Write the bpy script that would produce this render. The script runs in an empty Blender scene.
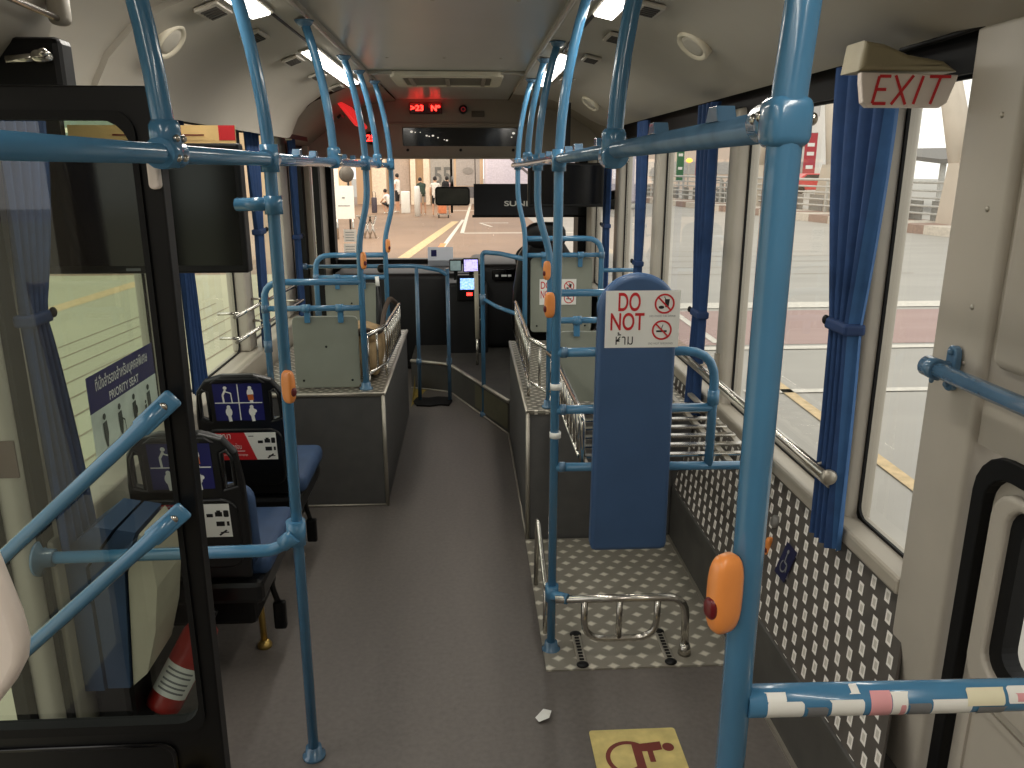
import bpy, bmesh, math, random
from mathutils import Vector, Matrix
random.seed(7)
C = bpy.context.scene.collection
PI = math.pi

# ------------------------------------------------------------------ materials
def srgb(r, g, b):
    f = lambda c: (c/12.92 if c <= .04045 else ((c+.055)/1.055)**2.4)
    return (f(r/255), f(g/255), f(b/255), 1)
MATS = {}
def mat(name, col, rough=.5, metal=0, var=.12, scale=12, bump=0, bscale=60, coat=0, emit=0, spec=.5):
    if name in MATS: return MATS[name]
    m = bpy.data.materials.new(name); m.use_nodes = True
    nt = m.node_tree; b = nt.nodes['Principled BSDF']
    c = srgb(*col)
    b.inputs['Roughness'].default_value = rough
    b.inputs['Metallic'].default_value = metal
    b.inputs['Coat Weight'].default_value = coat
    b.inputs['Specular IOR Level'].default_value = spec
    tc = nt.nodes.new('ShaderNodeTexCoord')
    n = nt.nodes.new('ShaderNodeTexNoise'); n.inputs['Scale'].default_value = scale; n.inputs['Detail'].default_value = 4
    nt.links.new(tc.outputs['Object'], n.inputs['Vector'])
    r = nt.nodes.new('ShaderNodeMapRange')
    r.inputs['From Min'].default_value = .3; r.inputs['From Max'].default_value = .7
    r.inputs['To Min'].default_value = 1-var; r.inputs['To Max'].default_value = 1+var
    nt.links.new(n.outputs['Fac'], r.inputs['Value'])
    mx = nt.nodes.new('ShaderNodeVectorMath'); mx.operation = 'SCALE'; mx.inputs[0].default_value = c[:3]
    nt.links.new(r.outputs['Result'], mx.inputs['Scale'])
    nt.links.new(mx.outputs['Vector'], b.inputs['Base Color'])
    if emit:
        nt.links.new(mx.outputs['Vector'], b.inputs['Emission Color']); b.inputs['Emission Strength'].default_value = emit
    if bump:
        n2 = nt.nodes.new('ShaderNodeTexNoise'); n2.inputs['Scale'].default_value = bscale
        nt.links.new(tc.outputs['Object'], n2.inputs['Vector'])
        bp = nt.nodes.new('ShaderNodeBump'); bp.inputs['Strength'].default_value = bump; bp.inputs['Distance'].default_value = .01
        nt.links.new(n2.outputs['Fac'], bp.inputs['Height']); nt.links.new(bp.outputs['Normal'], b.inputs['Normal'])
    MATS[name] = m
    return m

class N:
    """tiny helper to write shader maths"""
    def __init__(s, nt): s.nt = nt
    def m(s, op, a, b=0, c=0):
        n = s.nt.nodes.new('ShaderNodeMath'); n.operation = op
        for i, x in enumerate((a, b, c)):
            if isinstance(x, (int, float)): n.inputs[i].default_value = x
            else: s.nt.links.new(x, n.inputs[i])
        return n.outputs[0]
    def mix(s, f, a, b):
        n = s.nt.nodes.new('ShaderNodeMix'); n.data_type = 'RGBA'
        s.nt.links.new(f, n.inputs['Factor'])
        for k, x in (('A', a), ('B', b)):
            sock = [i for i in n.inputs if i.name == k and i.type == 'RGBA'][0]
            if isinstance(x, tuple): sock.default_value = x
            else: s.nt.links.new(x, sock)
        return [o for o in n.outputs if o.type == 'RGBA'][0]
    def pos(s):
        g = s.nt.nodes.new('ShaderNodeNewGeometry'); x = s.nt.nodes.new('ShaderNodeSeparateXYZ')
        s.nt.links.new(g.outputs['Position'], x.inputs[0]); return x.outputs
    def noise(s, scale, detail=3, stretch=None):
        g = s.nt.nodes.new('ShaderNodeNewGeometry'); n = s.nt.nodes.new('ShaderNodeTexNoise')
        n.inputs['Scale'].default_value = scale; n.inputs['Detail'].default_value = detail
        if stretch:
            mp = s.nt.nodes.new('ShaderNodeMapping'); mp.inputs['Scale'].default_value = stretch
            s.nt.links.new(g.outputs['Position'], mp.inputs['Vector']); s.nt.links.new(mp.outputs[0], n.inputs['Vector'])
        else: s.nt.links.new(g.outputs['Position'], n.inputs['Vector'])
        return n.outputs['Fac']
def newmat(name, rough=.5, metal=0):
    m = bpy.data.materials.new(name); m.use_nodes = True
    b = m.node_tree.nodes['Principled BSDF']; b.inputs['Roughness'].default_value = rough; b.inputs['Metallic'].default_value = metal
    MATS[name] = m
    return m, b, N(m.node_tree), m.node_tree

BLUE = mat('blue_enamel', (72, 124, 160), .24, var=.07, scale=9, coat=.4)
BLUE_D = mat('blue_enamel_worn', (80, 114, 142), .22, var=.12, scale=20, coat=.5)
PAD = mat('blue_vinyl', (60, 88, 126), .42, var=.08, scale=5, bump=.05, bscale=200)
SEATBLUE = mat('seat_blue', (46, 70, 104), .6, var=.1)
CURT = mat('curtain_blue', (30, 62, 108), .8, var=.15, scale=20)
CURT_L = mat('curtain_blue_light', (56, 98, 148), .8, var=.1, scale=20)
BEIGE = mat('beige_panel', (176, 169, 157), .45, var=.06, scale=4)
BEIGE_W = mat('warm_beige_panel', (168, 160, 146), .5, var=.08, scale=3)
CREAM = mat('cream_trim', (200, 192, 172), .5, var=.06)
CEIL = mat('ceiling_grey', (170, 164, 152), .5, var=.04, scale=3)
CEILC = mat('ceiling_centre', (166, 164, 158), .32, var=.04, scale=3)
HEADG = mat('front_header_grey', (124, 116, 102), .5, var=.06, scale=4)
BLACK = mat('black_plastic', (11, 11, 12), .4, var=.2, spec=.3)
SEATK = mat('black_seat_shell', (15, 15, 16), .3, var=.2, scale=8)
GLOSSK = mat('gloss_black', (6, 6, 8), .12, var=.1)
RUBBER = mat('rubber', (8, 8, 9), .6, var=.2, spec=.25)
STEEL = mat('stainless', (196, 192, 184), .2, 1, var=.06)
ALU = mat('aluminium_trim', (176, 170, 158), .4, .7, var=.1)
GREYP = mat('grey_panel', (138, 142, 130), .5, var=.06, scale=6)
BOXG = mat('wheel_box_grey', (80, 79, 78), .5, var=.1, scale=14, bump=.1, bscale=300)
PLATG = mat('platform_grey', (72, 70, 66), .55, var=.15, scale=10)
WHITE = mat('white', (236, 236, 230), .5, var=.03)
OFFW = mat('off_white', (226, 214, 204), .6, var=.04)
REDI = mat('red_print', (200, 34, 40), .5, var=.05)
BLKI = mat('black_print', (20, 20, 22), .5, var=.1)
NAVY = mat('navy_print', (26, 28, 96), .45, var=.08)
GREYI = mat('grey_print', (120, 122, 124), .5)
PINK = mat('pink_print', (222, 158, 162), .5, var=.1)
PALEY = mat('pale_yellow', (226, 220, 190), .5, var=.08)
ORANGE = mat('orange_plastic', (232, 144, 72), .35, var=.05, coat=.3)
DKRED = mat('dark_red_plastic', (96, 18, 24), .3)
YELLOWP = mat('yellow_plate', (204, 186, 118), .5, var=.18, scale=18)
BROWNI = mat('brown_print', (112, 44, 34), .5)
EXTRED = mat('extinguisher_red', (160, 34, 26), .35)
BAG = mat('tan_canvas', (148, 124, 88), .8, var=.2, scale=25)
BAGD = mat('dark_canvas', (62, 50, 40), .8, var=.2)
GLOVE = mat('yellow_cloth', (206, 176, 80), .8)
BRASS = mat('brass', (190, 160, 90), .3, .8)
LEDR = mat('led_red', (255, 44, 36), .4, emit=7)
SCREEN1 = mat('screen_violet', (190, 180, 255), .3, var=.5, scale=60, emit=1.3)
SCREEN2 = mat('screen_blue', (150, 190, 255), .3, var=.6, scale=70, emit=1.5)
SCREEN3 = mat('screen_grey', (140, 160, 160), .3, var=.3, emit=.4)
REDGLOW = mat('cove_glow_red', (215, 40, 40), .3, emit=.9)  # glowing red used in place of red light on the front cove
SKIN = mat('skin', (206, 160, 132), .6)
HAIR = mat('hair', (28, 22, 20), .6)
LAMP = mat('lamp_diffuser', (255, 250, 240), .4, var=.01, emit=9)
def paper(name, col):
    m = bpy.data.materials.new(name); m.use_nodes = True; nt = m.node_tree; b = nt.nodes['Principled BSDF']
    n_ = nt.nodes.new('ShaderNodeTexNoise'); n_.inputs['Scale'].default_value = 30
    mr = nt.nodes.new('ShaderNodeMapRange'); mr.inputs['To Min'].default_value = .9; mr.inputs['To Max'].default_value = 1
    nt.links.new(n_.outputs['Fac'], mr.inputs['Value'])
    vm = nt.nodes.new('ShaderNodeVectorMath'); vm.operation = 'SCALE'; vm.inputs[0].default_value = srgb(*col)[:3]; nt.links.new(mr.outputs[0], vm.inputs['Scale'])
    nt.links.new(vm.outputs['Vector'], b.inputs['Base Color'])
    tr = nt.nodes.new('ShaderNodeBsdfTranslucent'); nt.links.new(vm.outputs['Vector'], tr.inputs[0])
    mx = nt.nodes.new('ShaderNodeMixShader'); mx.inputs[0].default_value = .7
    nt.links.new(b.outputs[0], mx.inputs[1]); nt.links.new(tr.outputs[0], mx.inputs[2]); nt.links.new(mx.outputs[0], nt.nodes['Material Output'].inputs['Surface'])
    return m
PAPER = paper('paper_white', (245, 240, 232)); CARD = paper('pale_card', (206, 212, 222))
SHADE = mat('black_blind', (30, 31, 36), .7)

def glass(name, tint=(1, 1, 1), ior=1.45, boost=1.0):
    m = bpy.data.materials.new(name); m.use_nodes = True; nt = m.node_tree
    nt.nodes.remove(nt.nodes['Principled BSDF']); out = nt.nodes['Material Output']
    t = nt.nodes.new('ShaderNodeBsdfTransparent'); t.inputs[0].default_value = (*tint, 1)
    g = nt.nodes.new('ShaderNodeBsdfGlossy'); g.inputs['Roughness'].default_value = .02
    f = nt.nodes.new('ShaderNodeLayerWeight'); f.inputs['Blend'].default_value = .5
    pw = nt.nodes.new('ShaderNodeMath'); pw.operation = 'POWER'; pw.inputs[1].default_value = 5
    nt.links.new(f.outputs['Facing'], pw.inputs[0])
    mu = nt.nodes.new('ShaderNodeMath'); mu.operation = 'MULTIPLY_ADD'; mu.inputs[1].default_value = .9; mu.inputs[2].default_value = .05*boost; mu.use_clamp = True
    nt.links.new(pw.outputs[0], mu.inputs[0])
    mx = nt.nodes.new('ShaderNodeMixShader')
    nt.links.new(mu.outputs[0], mx.inputs[0]); nt.links.new(t.outputs[0], mx.inputs[1]); nt.links.new(g.outputs[0], mx.inputs[2])
    nt.links.new(mx.outputs[0], out.inputs['Surface'])
    return m
GLASS = glass('window_glass', (.93, .95, .93))
GLASSL = glass('left_window_glass', (.90, .95, .86))
GLASSD = glass('door_glass', (.58, .64, .58), 1.5, 1.3)
GLASSF = glass('windshield_glass', (.95, .93, .9))

# floor vinyl
m, b, n, nt = newmat('floor_vinyl', .5); FLOORM = m
s1 = n.noise(1.2, 3, (3.2, .5, 1)); s2 = n.noise(55, 3)
f = n.m('ADD', n.m('MULTIPLY', s1, .55), n.m('MULTIPLY', s2, .45))
nt.links.new(n.mix(n.m('SMOOTHSTEP', f, .3, .7) if False else f, srgb(70, 66, 63), srgb(126, 119, 113)), b.inputs['Base Color'])
bp = nt.nodes.new('ShaderNodeBump'); bp.inputs['Strength'].default_value = .12; bp.inputs['Distance'].default_value = .004
nt.links.new(n.noise(320, 2), bp.inputs['Height']); nt.links.new(bp.outputs[0], b.inputs['Normal'])

def lattice(n, u, v, pu, pv):
    """staggered lattice: local coordinates in [-.5,.5] of each cell"""
    row = n.m('FLOOR', n.m('DIVIDE', v, pv))
    par = n.m('MULTIPLY', n.m('FLOORED_MODULO', row, 2), .5)
    cu = n.m('SUBTRACT', n.m('FRACT', n.m('ADD', n.m('DIVIDE', u, pu), par)), .5)
    cv = n.m('SUBTRACT', n.m('FRACT', n.m('DIVIDE', v, pv)), .5)
    return cu, cv
# aluminium chequer plate on the floor
m, b, n, nt = newmat('chequer_aluminium', .5, .15); CHEQ = m
P = n.pos()
cu, cv = lattice(n, P[0], P[1], .076, .054)
d = n.m('ADD', n.m('MULTIPLY', n.m('ABSOLUTE', cu), 2.9), n.m('MULTIPLY', n.m('ABSOLUTE', cv), 2.5))
dia = n.m('SUBTRACT', 1, n.m('MINIMUM', d, 1)); dia = n.m('MINIMUM', n.m('MULTIPLY', dia, 2.0), 1)
grime = n.m('MULTIPLY', n.noise(9, 4), .8)
base = n.mix(grime, srgb(128, 123, 112), srgb(160, 154, 141))
nt.links.new(n.mix(dia, base, srgb(222, 216, 200)), b.inputs['Base Color'])
bp = nt.nodes.new('ShaderNodeBump'); bp.inputs['Strength'].default_value = .35; bp.inputs['Distance'].default_value = .003
nt.links.new(dia, bp.inputs['Height']); nt.links.new(bp.outputs[0], b.inputs['Normal'])
# rubber wall lining with raised light studs
m, b, n, nt = newmat('studded_lining', .45); STUD = m
P = n.pos()
cu, cv = lattice(n, P[1], P[2], .072, .0385)
sk = n.m('SUBTRACT', cu, n.m('MULTIPLY', cv, .24))
ins = n.m('MULTIPLY', n.m('LESS_THAN', n.m('ABSOLUTE', sk), .17), n.m('LESS_THAN', n.m('ABSOLUTE', cv), .36))
core = n.m('MULTIPLY', n.m('LESS_THAN', n.m('ABSOLUTE', sk), .09), n.m('LESS_THAN', n.m('ABSOLUTE', cv), .2))
stud = n.mix(core, srgb(232, 228, 220), srgb(196, 190, 180))
nt.links.new(n.mix(ins, n.mix(n.noise(14, 3), srgb(64, 60, 56), srgb(96, 90, 84)), stud), b.inputs['Base Color'])
bp = nt.nodes.new('ShaderNodeBump'); bp.inputs['Strength'].default_value = .5; bp.inputs['Distance'].default_value = .003
nt.links.new(ins, bp.inputs['Height']); nt.links.new(bp.outputs[0], b.inputs['Normal'])
# small-stud metal plate on the wheel boxes
m, b, n, nt = newmat('box_top_plate', .35, .5); BOXTOP = m
P = n.pos(); cu, cv = lattice(n, P[0], P[1], .05, .03)
d = n.m('ADD', n.m('ABSOLUTE', cu), n.m('ABSOLUTE', cv)); dia = n.m('LESS_THAN', d, .3)
nt.links.new(n.mix(dia, srgb(120, 115, 104), srgb(220, 214, 200)), b.inputs['Base Color'])

# ------------------------------------------------------------------ mesh builder
def frame(x, y=None, z=None):
    return Matrix((x, y, z)).transposed()
def curve_loops(loops, thick, bevel=0, res=3):
    """filled 2D outline(s) with holes, extruded: returns verts, faces centred on z=0"""
    cu = bpy.data.curves.new('tmp', 'CURVE'); cu.dimensions = '2D'; cu.fill_mode = 'BOTH'
    cu.extrude = max(thick/2-bevel, 1e-5); cu.bevel_depth = bevel; cu.bevel_resolution = res; cu.offset = -bevel
    for lp in loops:
        s = cu.splines.new('POLY'); s.points.add(len(lp)-1); s.use_cyclic_u = True
        for p, q in zip(s.points, lp): p.co = (q[0], q[1], 0, 1)
    return _conv(cu)
def _conv(cu):
    o = bpy.data.objects.new('tmp', cu); C.objects.link(o)
    bpy.context.view_layer.update()
    me = bpy.data.meshes.new_from_object(o.evaluated_get(bpy.context.evaluated_depsgraph_get()))
    v = [tuple(x.co) for x in me.vertices]; f = [tuple(p.vertices) for p in me.polygons]
    bpy.data.objects.remove(o); bpy.data.curves.remove(cu); bpy.data.meshes.remove(me)
    return v, f
def text_mesh(body, size=1.0, shear=0, bold=0):
    cu = bpy.data.curves.new('tmp', 'FONT'); cu.body = body; cu.size = size; cu.shear = shear; cu.offset = bold
    cu.align_x = 'LEFT'; cu.fill_mode = 'FRONT'; cu.dimensions = '2D'
    return _conv(cu)
def rrect(x0, x1, y0, y1, r, k=5):
    out = []
    for cx, cy, a0 in ((x1-r, y1-r, 0), (x0+r, y1-r, 90), (x0+r, y0+r, 180), (x1-r, y0+r, 270)):
        for i in range(k+1):
            a = math.radians(a0+90*i/k); out.append((cx+r*math.cos(a), cy+r*math.sin(a)))
    return out
def circle(cx, cy, r, k=24, ry=None):
    return [(cx+r*math.cos(2*PI*i/k), cy+(ry or r)*math.sin(2*PI*i/k)) for i in range(k)]
def fillet(pts, rad, k=5):
    pts = [Vector(p) for p in pts]
    out = [pts[0]]
    for i in range(1, len(pts)-1):
        a, p, c = pts[i-1], pts[i], pts[i+1]
        u = (a-p); w = (c-p)
        r = rad[i-1] if isinstance(rad, (list, tuple)) else rad
        t = min(r, u.length*.48, w.length*.48)
        p0 = p+u.normalized()*t; p1 = p+w.normalized()*t
        for j in range(k+1):
            q = j/k; out.append(p0*(1-q)**2 + p*2*q*(1-q) + p1*q*q)
    out.append(pts[-1])
    return out

class MB:
    def __init__(s): s.v = []; s.f = []; s.mi = []; s.sm = []; s.cur = 0
    def add(s, v, f, smooth=False):
        o = len(s.v); s.v += [tuple(p) for p in v]
        for q in f: s.f.append(tuple(i+o for i in q)); s.mi.append(s.cur); s.sm.append(smooth)
        return s
    def mat(s, i): s.cur = i; return s
    def box(s, x0, x1, y0, y1, z0, z1, bev=0, seg=2):
        return s.obox(((x0+x1)/2, (y0+y1)/2, (z0+z1)/2), (x1-x0, y1-y0, z1-z0), None, bev, seg)
    def obox(s, c, d, R=None, bev=0, seg=2):
        bm = bmesh.new(); bmesh.ops.create_cube(bm, size=1)
        for v in bm.verts: v.co = Vector((v.co.x*d[0], v.co.y*d[1], v.co.z*d[2]))
        if bev: bmesh.ops.bevel(bm, geom=bm.edges[:], offset=min(bev, min(map(abs, d))*.49), segments=seg, profile=.5, affect='EDGES')
        return s.bm(bm, c, R, bool(bev) and seg > 2)
    def bm(s, bm, c=(0, 0, 0), R=None, smooth=False):
        R = R or Matrix.Identity(3)
        bm.verts.index_update()
        v = [Vector(c)+R@x.co for x in bm.verts]; f = [[x.index for x in p.verts] for p in bm.faces]
        bm.free(); return s.add(v, f, smooth)
    def tube(s, pts, r, fil=0, seg=12, cap=True, k=5, closed=False):
        P = fillet(pts, fil, k) if fil else [Vector(p) for p in pts]
        n = len(P); T = []
        for i in range(n):
            a = P[(i-1) % n] if closed or i > 0 else P[0]; c = P[(i+1) % n] if closed or i < n-1 else P[-1]
            T.append((c-a).normalized())
        up = Vector((0, 0, 1)) if abs(T[0].z) < .9 else Vector((0, 1, 0))
        u = (up - T[0]*up.dot(T[0])).normalized(); rings = []; v = []
        for i in range(n):
            u = (u - T[i]*u.dot(T[i])).normalized(); w = T[i].cross(u)
            rr = r[i] if isinstance(r, (list, tuple)) else r
            for j in range(seg):
                a = 2*PI*j/seg; v.append(P[i]+(u*math.cos(a)+w*math.sin(a))*rr)
        f = []
        for i in range(n if closed else n-1):
            for j in range(seg):
                a = i*seg+j; b2 = i*seg+(j+1) % seg; c = ((i+1) % n)*seg+(j+1) % seg; d = ((i+1) % n)*seg+j
                f.append((a, b2, c, d))
        s.add(v, f, True)
        if cap and not closed:
            o = len(s.v)-len(v)
            s.f.append(tuple(o+j for j in reversed(range(seg)))); s.mi.append(s.cur); s.sm.append(False)
            s.f.append(tuple(o+(n-1)*seg+j for j in range(seg))); s.mi.append(s.cur); s.sm.append(False)
        return s
    def lathe(s, prof, c, axis=(0, 0, 1), seg=20):
        ax = Vector(axis).normalized(); up = Vector((0, 0, 1)) if abs(ax.z) < .9 else Vector((1, 0, 0))
        u = (up-ax*up.dot(ax)).normalized(); w = ax.cross(u); v = []; f = []
        for r, h in prof:
            for j in range(seg):
                a = 2*PI*j/seg; v.append(Vector(c)+ax*h+(u*math.cos(a)+w*math.sin(a))*r)
        for i in range(len(prof)-1):
            for j in range(seg):
                f.append((i*seg+j, i*seg+(j+1) % seg, (i+1)*seg+(j+1) % seg, (i+1)*seg+j))
        f.append(tuple(reversed(range(seg)))); f.append(tuple((len(prof)-1)*seg+j for j in range(seg)))
        return s.add(v, f, True)
    def ell(s, c, d, R=None, e=1.0, nu=20, nv=12):
        pw = lambda x, p: math.copysign(abs(x)**p, x)
        R = R or Matrix.Identity(3); v = []; f = []
        for i in range(1, nv):
            t = PI*i/nv-PI/2
            for j in range(nu):
                a = 2*PI*j/nu
                v.append(Vector(c)+R@Vector((d[0]*pw(math.cos(t), e)*pw(math.cos(a), e), d[1]*pw(math.cos(t), e)*pw(math.sin(a), e), d[2]*pw(math.sin(t), e))))
        for i in range(nv-2):
            for j in range(nu):
                f.append((i*nu+j, i*nu+(j+1) % nu, (i+1)*nu+(j+1) % nu, (i+1)*nu+j))
        v.append(Vector(c)+R@Vector((0, 0, -d[2]))); v.append(Vector(c)+R@Vector((0, 0, d[2])))
        lo, hi = len(v)-2, len(v)-1
        for j in range(nu):
            f.append((lo, (j+1) % nu, j)); f.append((hi, (nv-2)*nu+j, (nv-2)*nu+(j+1) % nu))
        return s.add(v, f, True)
    def plate(s, loops, o, u, w, thick, bev=0, smooth=False):
        """2D outline in the u,w plane at o, thickness along u x w, centred"""
        u = Vector(u).normalized(); w = Vector(w).normalized(); nn = u.cross(w)
        v, f = curve_loops(loops, thick, bev)
        return s.add([Vector(o)+u*p[0]+w*p[1]+nn*p[2] for p in v], f, smooth)
    def poly(s, pts, o, u, w, off=0):
        """flat polygon, one face"""
        u = Vector(u).normalized(); w = Vector(w).normalized(); nn = u.cross(w)
        return s.add([Vector(o)+u*p[0]+w*p[1]+nn*off for p in pts], [tuple(range(len(pts)))])
    def rect(s, x0, x1, y0, y1, o, u, w, off=0): return s.poly([(x0, y0), (x1, y0), (x1, y1), (x0, y1)], o, u, w, off)
    def disc(s, cx, cy, r, o, u, w, off=0, ry=None, k=20): return s.poly(circle(cx, cy, r, k, ry), o, u, w, off)
    def ring(s, cx, cy, r0, r1, o, u, w, off=0, a0=0, a1=360, k=28):
        for i in range(k):
            p = [math.radians(a0+(a1-a0)*(i+t)/k) for t in (0, 1)]
            s.poly([(cx+r0*math.cos(p[0]), cy+r0*math.sin(p[0])), (cx+r1*math.cos(p[0]), cy+r1*math.sin(p[0])),
                    (cx+r1*math.cos(p[1]), cy+r1*math.sin(p[1])), (cx+r0*math.cos(p[1]), cy+r0*math.sin(p[1]))], o, u, w, off)
        return s
    def bar2(s, x0, y0, x1, y1, t, o, u, w, off=0):
        L = math.hypot(x1-x0, y1-y0); nx, ny = -(y1-y0)/L*t/2, (x1-x0)/L*t/2
        return s.poly([(x0-nx, y0-ny), (x1-nx, y1-ny), (x1+nx, y1+ny), (x0+nx, y0+ny)], o, u, w, off)
    def text(s, body, x0, x1, y0, y1, o, u, w, off=0, shear=0, bold=0):
        """fit the text into the box x0..x1, y0..y1 of the plane"""
        v, f = text_mesh(body, 1, shear, bold)
        if not v: return s
        a, b2 = min(p[0] for p in v), max(p[0] for p in v); c, d = min(p[1] for p in v), max(p[1] for p in v)
        u = Vector(u).normalized(); w = Vector(w).normalized(); nn = u.cross(w)
        sx = (x1-x0)/max(b2-a, 1e-6); sy = (y1-y0)/max(d-c, 1e-6)
        return s.add([Vector(o)+u*(x0+(p[0]-a)*sx)+w*(y0+(p[1]-c)*sy)+nn*off for p in v], f)
    def build(s, name, mats, parent=None, kind=None):
        if not isinstance(mats, (list, tuple)): mats = [mats]
        off = Vector((0, 0, 0)); q = parent
        while q: off += q.location; q = q.parent
        me = bpy.data.meshes.new(name)
        me.from_pydata([Vector(p)-off for p in s.v], [], s.f)
        for m_ in mats: me.materials.append(m_)
        me.polygons.foreach_set('material_index', s.mi); me.polygons.foreach_set('use_smooth', s.sm)
        me.update()
        o = bpy.data.objects.new(name, me); C.objects.link(o)
        if parent: o.parent = parent
        if kind: o['kind'] = kind
        return o

def thing(name, label, cat, loc=(0, 0, 0), group=None):
    o = bpy.data.objects.new(name, None); C.objects.link(o); o.location = loc; o.empty_display_size = .05
    o['label'] = label; o['category'] = cat
    if group: o['group'] = group
    return o
def tag(o, label, cat, group=None):
    o['label'] = label; o['category'] = cat
    if group: o['group'] = group
    return o
def struct(name):
    o = bpy.data.objects.new(name, None); C.objects.link(o); o['kind'] = 'structure'; o.empty_display_size = .05
    return o
def dup(root, delta, label):
    r = root.copy(); C.objects.link(r); r.location = Vector(root.location)+Vector(delta); r['label'] = label
    for ch in list(root.children):
        c = ch.copy(); C.objects.link(c); c.parent = r
        for g in ch.children:
            d = g.copy(); C.objects.link(d); d.parent = c
    return r
X, Y, Z = Vector((1, 0, 0)), Vector((0, 1, 0)), Vector((0, 0, 1))

# ------------------------------------------------------------------ camera
F_PX = 790.0
d = Vector((466-512, -(168-384), -F_PX)).normalized()
zc = Vector((0, -d.z, d.y)).normalized(); xc = d.cross(zc)
Rm = Matrix((xc, d, zc))
cam = bpy.data.cameras.new('camera'); cam.sensor_width = 36; cam.lens = F_PX/1024*36; cam.clip_start = .05; cam.clip_end = 400
co = bpy.data.objects.new('camera', cam); C.objects.link(co)
co.matrix_world = Matrix.Translation((0, 0, 1.7)) @ Rm.to_4x4()
bpy.context.scene.camera = co

# ------------------------------------------------------------------ bus shell
XL, XR = -1.25, 1.10           # inner wall faces
LP = [('L', 2.20, 3.15), ('L', 3.32, 4.33), ('L', 4.48, 5.35)]
RP = [(1.70, 2.06), (2.22, 3.20), (3.32, 4.53), (4.65, 5.68), (5.85, 6.95)]
ZS, ZT = .72, 1.90

MB().box(-1.32, 1.18, -1.4, 7.6, -.06, 0).build('floor', FLOORM, kind='structure')

# left wall: lower lining with wide sill, pillars, header
w = MB()
for y0, y1 in ((2.02, 5.62),):
    w.box(-1.30, -1.14, y0, y1, 0, ZS, .01)
w.mat(1)
for y0, y1 in ((2.06, 2.20), (3.15, 3.32), (4.33, 4.48), (5.35, 5.62)):
    w.box(-1.30, -1.20, y0, y1, ZS, 1.93, .012)
w.mat(0).box(-1.30, -1.22, 1.95, 5.62, 1.90, 2.3)
w.box(-1.32, -1.25, -1.4, .15, -.02, 2.3)
w.box(-1.32, -1.25, .15, 1.95, 1.95, 2.3)
w.box(-1.32, -1.25, 7.05, 7.6, -.02, 2.3)
w.mat(2).box(-1.32, -1.25, 5.62, 7.05, 1.86, 2.3)
wl = w.build('wall_left', [BEIGE_W, BEIGE, HEADG], kind='structure')

# right wall
w = MB()
w.mat(0)
w.box(1.10, 1.18, 1.70, 7.6, -.02, .66)
w.box(1.05, 1.16, 1.70, 7.3, .672, ZS, .010)                 # sill
for y0, y1 in ((2.06, 2.22), (3.20, 3.32), (4.53, 4.65), (5.68, 5.85), (6.95, 7.6)):
    w.mat(1).box(1.075, 1.17, y0, y1, .68, 1.93, .02, 3)
w.mat(3).box(1.10, 1.18, 1.70, 7.6, 1.90, 2.3); w.mat(0)
w.box(1.12, 1.18, -1.4, .55, -.02, 2.3)
# broad pillar and wall around the emergency door: opening y .62..1.50, z .05..1.13
w.mat(1)
w.box(1.05, 1.18, 1.52, 1.70, -.02, 2.3, .015, 3)
w.box(1.07, 1.18, .45, 1.56, 1.14, 2.3)
w.box(1.05, 1.10, .5, 1.50, 1.31, 1.93, .03, 3)             # raised panel above the door
w.box(1.07, 1.18, .45, .62, -.02, 1.15)
w.mat(2)
for z in (1.30, 1.42, 1.62, 1.80): w.ell((1.05, 1.575, z), (.004, .006, .006))
w.build('wall_right', [BEIGE_W, BEIGE, ALU, RUBBER], kind='structure')

# inclined studded lining and the dark ledge below it
w = MB(); w.add([(.95, 1.50, .262), (.95, 6.2, .262), (1.085, 6.2, .685), (1.085, 1.70, .685)], [(0, 3, 2, 1)])
w.add([(.955, 1.50, .25), (.955, 6.2, .25), (1.095, 6.2, .685), (1.095, 1.70, .685)], [(0, 1, 2, 3)])
w.add([(.95, 1.50, .262), (.955, 1.50, .25), (1.095, 1.70, .685), (1.085, 1.70, .685)], [(0, 1, 2, 3)])
w.build('trim_1', STUD, kind='structure')
w = MB().box(.94, 1.05, 1.2, 3.4, 0, .262, .006); w.mat(1).box(.928, .942, 1.2, 3.4, 0, .012)
w.build('baseboard_right', [PLATG, ALU], kind='structure')
# wall at the back of the bus
MB().box(-1.32, 1.18, -1.45, -1.38, -.02, 2.3).build('wall_back', BEIGE, kind='structure')

# ceiling, extruded profile
def extrude_profile(w, prof, y0, y1, smooth=True):
    v = []; f = []
    for x, z in prof: v += [(x, y0, z), (x, y1, z)]
    for i in range(len(prof)-1): f.append((2*i, 2*i+1, 2*i+3, 2*i+2))
    w.add(v, f, smooth)
LC = [(-.62, 2.195), (-.74, 2.165), (-.84, 2.125), (-.93, 2.07), (-1.0, 2.0), (-1.045, 1.92), (-1.055, 1.87)]
RC = [(.42, 2.195), (.52, 2.185), (.62, 2.163), (.72, 2.125), (.80, 2.082), (.88, 2.037), (.96, 2.0), (1.05, 1.975)]
w = MB()
w.mat(0); extrude_profile(w, [(-.54, 2.225), (.34, 2.225)], -1.4, 4.75, False)
extrude_profile(w, [(-.54, 2.222), (.34, 2.222)], 4.77, 6.6, False)
w.mat(1)
extrude_profile(w, [(-.54, 2.225), (-.535, 2.205), (-.555, 2.200), (-.62, 2.195)], -1.4, 5.4, False)
extrude_profile(w, [(.34, 2.225), (.335, 2.205), (.355, 2.200), (.42, 2.195)], -1.4, 5.9, False)
extrude_profile(w, LC, 2.45, 4.95); extrude_profile(w, [(x-.012, z+.012) for x, z in LC], 1.70, 2.45)
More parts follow.
